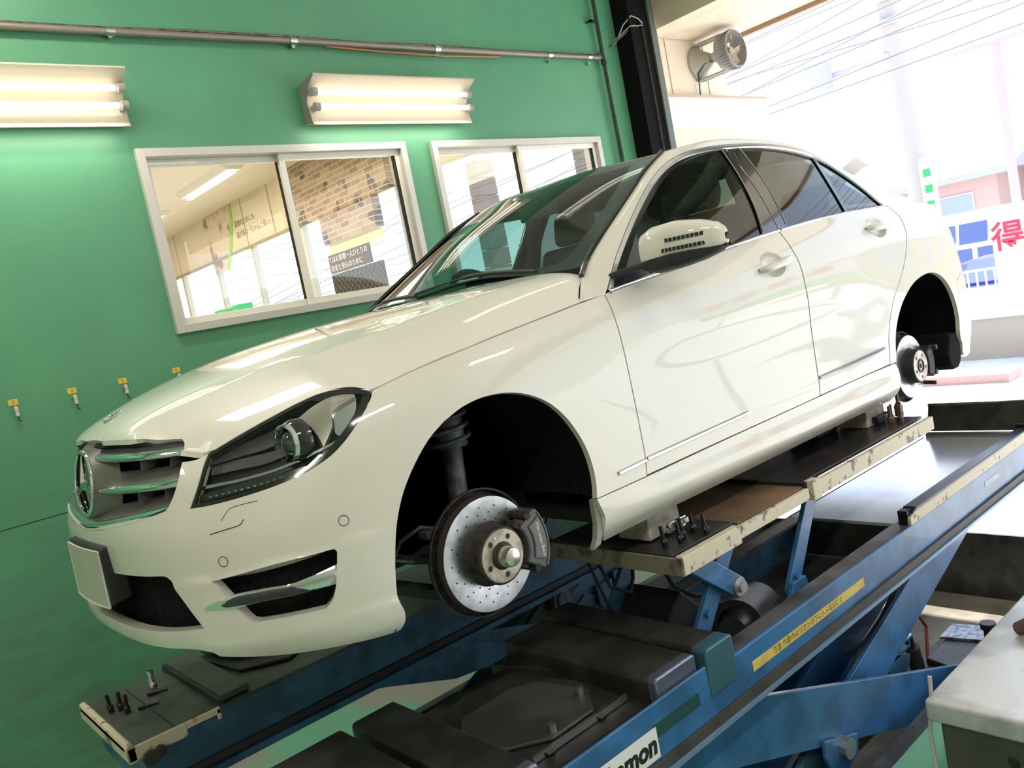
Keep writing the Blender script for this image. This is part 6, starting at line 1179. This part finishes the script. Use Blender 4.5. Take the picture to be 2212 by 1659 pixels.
# ---- brakes and struts
def brake(x, yb, R, Rh, sd, front):
    s = sd; bk = .058 if front else .050
    Yf = lambda y: s * y
    dm = MB(); dm.lathe((x, Yf(yb - bk - .028), 0), (0, s, 0), [(Rh + .008, 0), (R, 0), (R + .001, .002), (R + .001, .026), (R, .028), (Rh + .012, .028), (Rh + .006, .026)], 72)
    rotor = dm.build('brake_disc', rotor_m, car, angle=30)
    mm = MB(); mm.lathe((x, Yf(yb - bk - .030), 0), (0, s, 0), [(R + .0022, .002), (R + .0025, .010), (R + .0025, .020), (R + .0022, .028)], 72); mm.build('rim_rust', mat('disc_rim_brown', (.13, .10, .09), .5, .5), rotor)
    mm = MB(); mm.lathe((x, Yf(yb - bk), 0), (0, s, 0), [(Rh + .014, -.002), (Rh + .006, .001), (Rh + .002, .010), (Rh, bk - .006), (Rh - .003, bk - .001), (Rh - .008, bk)], 56); mm.build('hat_side', castiron if front else mat('hat_black', (.02, .02, .02), .5), rotor)
    mm = MB(); mm.lathe((x, Yf(yb), 0), (0, s, 0), [(0, 0), (.035, 0), (Rh - .008, .0), (Rh - .006, -.002)], 56); mm.build('hub_face', hat_m, rotor)
    for k in range(5):
        a = math.radians(58 + 72 * k); mm = MB(); mm.lathe((x + .056 * math.cos(a), Yf(yb + .0006), .056 * math.sin(a)), (0, s, 0), [(0, 0), (.0078, 0), (.0085, -.001)], 18); mm.build('bolt_hole', ink, rotor)
    mm = MB(); mm.lathe((x + .045 * math.cos(2.0), Yf(yb + .0006), .06 * math.sin(2.0)), (0, s, 0), [(0, .001), (.004, .001), (.0055, 0)], 14); mm.build('locating_screw', steel, rotor)
    if front:
        mm = MB(); mm.lathe((x, Yf(yb), 0), (0, s, 0), [(.040, 0), (.036, .006), (.034, .012), (.030, .014)], 40); mm.build('centre_collar', castiron, rotor)
        mm = MB(); mm.lathe((x, Yf(yb), 0), (0, s, 0), [(.030, .012), (.029, .036), (.026, .045), (.018, .050), (0, .052)], 40); mm.build('hub_cap', mat('bright_hub_cap', (.72, .70, .66), .3, .9), rotor)
        mm = MB(); i = 0
        for k in range(34):
            for j, rr in enumerate((.100, .119, .138)):
                a = 2 * math.pi * k / 34 + j * .055 + (k % 3) * .02
                if (k + j) % 2: continue
                mm.lathe((x + rr * math.cos(a), Yf(yb - bk + .0006), rr * math.sin(a)), (0, s, 0), [(0, 0), (.0026, 0), (.0028, -.0006)], 8)
        mm.build('drilled_holes', ink, rotor)
    else:
        mm = MB(); mm.lathe((x, Yf(yb), 0), (0, s, 0), [(.034, 0), (.034, .004), (.026, .005), (.024, -.002), (.012, -.002), (.010, .004), (0, .004)], 32); mm.build('axle_nut', bolt_m, rotor)
    # dust shield
    mm = MB(); mm.lathe((x, Yf(yb - bk - .055), 0), (0, s, 0), [(.05, 0), (R + .012, .0), (R + .022, .012), (R + .023, .022), (R + .018, .022), (R + .012, .008)], 56); mm.build('dust_shield', castiron, car)
    # caliper on the rear side of the disc
    ca = MB(); dy0, dy1 = Yf(yb - .10), Yf(yb + .012)
    def sect(r0, r1, a0, a1, y0, y1, mbx):
        pts = [(x + r1 * math.cos(a), r1 * math.sin(a)) for a in np.linspace(a0, a1, 9)] + [(x + r0 * math.cos(a), r0 * math.sin(a)) for a in np.linspace(a1, a0, 9)]
        mbx.xz(pts, y0, y1)
    if front:
        sect(.092, .165, math.radians(-32), math.radians(36), Yf(yb - .05), Yf(yb + .010), ca); sect(.150, .172, math.radians(-30), math.radians(34), Yf(yb - .11), Yf(yb + .008), ca); cal = ca.build('brake_caliper', caliper_m, car, .006, 3)
        mm = MB(); sect(.112, .158, math.radians(-22), math.radians(27), Yf(yb + .009), Yf(yb + .015), mm); mm.build('caliper_face', mat('caliper_badge_grey', (.13, .13, .135), .35, .2), cal, .002)
        mm = MB()
        for a_ in (38, -34):
            a = math.radians(a_); mm.cyl((x + .135 * math.cos(a), Yf(yb - .08), .135 * math.sin(a)), (x + .135 * math.cos(a), Yf(yb + .010), .135 * math.sin(a)), .012, n=14)
        sect(.088, .110, math.radians(-40), math.radians(44), Yf(yb - .045), Yf(yb - .005), mm); mm.build('pad_carrier', castiron, cal, .002)
        mm = MB(); mm.tube([(x + .166 * math.cos(a), Yf(yb + .011), .166 * math.sin(a)) for a in np.linspace(math.radians(-28), math.radians(30), 12)], .0025, 6); mm.build('retaining_spring', steel, cal)
        if s < 0: text_mesh('caliper_lettering', 'Mercedes-Benz', .0165, frame((x + .136, Yf(yb + .0155), .004), (.08, 0, -1), (1, 0, .08)), mat('caliper_white_ink', (.75, .75, .75), .5), cal, extrude=.0002)
    else:
        sect(.10, .165, math.radians(-30), math.radians(30), Yf(yb - .10), Yf(yb + .0), ca); cal = ca.build('brake_caliper', castiron, car, .006, 2)
        mm = MB(); mm.cyl((x + .155, Yf(yb - .08), .06), (x + .16, Yf(yb + .02), .065), .014, n=10); mm.build('slider_pin', castiron, cal); mm = MB(); mm.cyl((x + .17, Yf(yb - .08), -.06), (x + .175, Yf(yb), -.065), .014, n=10); mm.build('slider_pin', castiron, cal); mm = MB(); mm.cyl((x + .14, Yf(yb - .06), -.11), (x + .145, Yf(yb + .0), -.115), .010, n=10); mm.build('slider_pin', castiron, cal)
for sd in (-1, 1):
    brake(0, .815, .164, .083, sd, True); brake(2.76, .82, .155, .083, sd, False)
    mb = MB(); mb.cyl((-.005, sd * .66, .10), (.04, sd * .62, .30), .030, n=20); mb.cyl((.04, sd * .62, .30), (.06, sd * .60, .46), .045, n=20); st = mb.build('suspension_strut', strut_m, car)
    mb = MB(); 
    for k in range(5):
        mb.tube([(.05 + .062 * math.cos(a), sd * .60 + .062 * math.sin(a), .30 + k * .035 + .035 * a / 6.283) for a in np.linspace(0, 6.283, 17)], .008, 6)
    mb.build('coil_spring', strut_m, st)
    mb = MB(); mb.tube([(-.02, sd * .74, -.10), (-.12, sd * .62, -.09), (-.2, sd * .46, -.06)], .022, 10); mb.tube([(-.05, sd * .72, .0), (-.16, sd * .60, .02), (-.2, sd * .45, .03)], .014, 8); mb.box((-.12, sd * .66, -.10), (-.05, sd * .74, -.03)); mb.build('control_arm', mat('grimy_arm_steel', (.05, .055, .06), .5, .3), car, .004)
    mb = MB(); mb.tube([(-.10, sd * .70, .10), (-.15, sd * .66, .12), (-.20, sd * .62, .09), (-.22, sd * .60, .04), (-.17, sd * .62, .02)], .006, 8); mb.box((-.16, sd * .66, .09), (-.10, sd * .70, .11)); mb.build('brake_hose', strut_m, car)
    mb = MB(); mb.box((-.05, sd * .66, -.05), (.06, sd * .74, .10)); mb.cyl((0, sd * .60, 0), (0, sd * .76, 0), .05, n=18); mb.build('steering_knuckle', castiron, car, .006)
    mb = MB(); mb.tube([(2.70, sd * .72, -.10), (2.55, sd * .60, -.12), (2.35, sd * .45, -.05)], .025, 10); mb.cyl((2.76, sd * .50, 0), (2.76, sd * .76, 0), .045, n=18); mb.build('rear_control_arm', blackvoid, car)
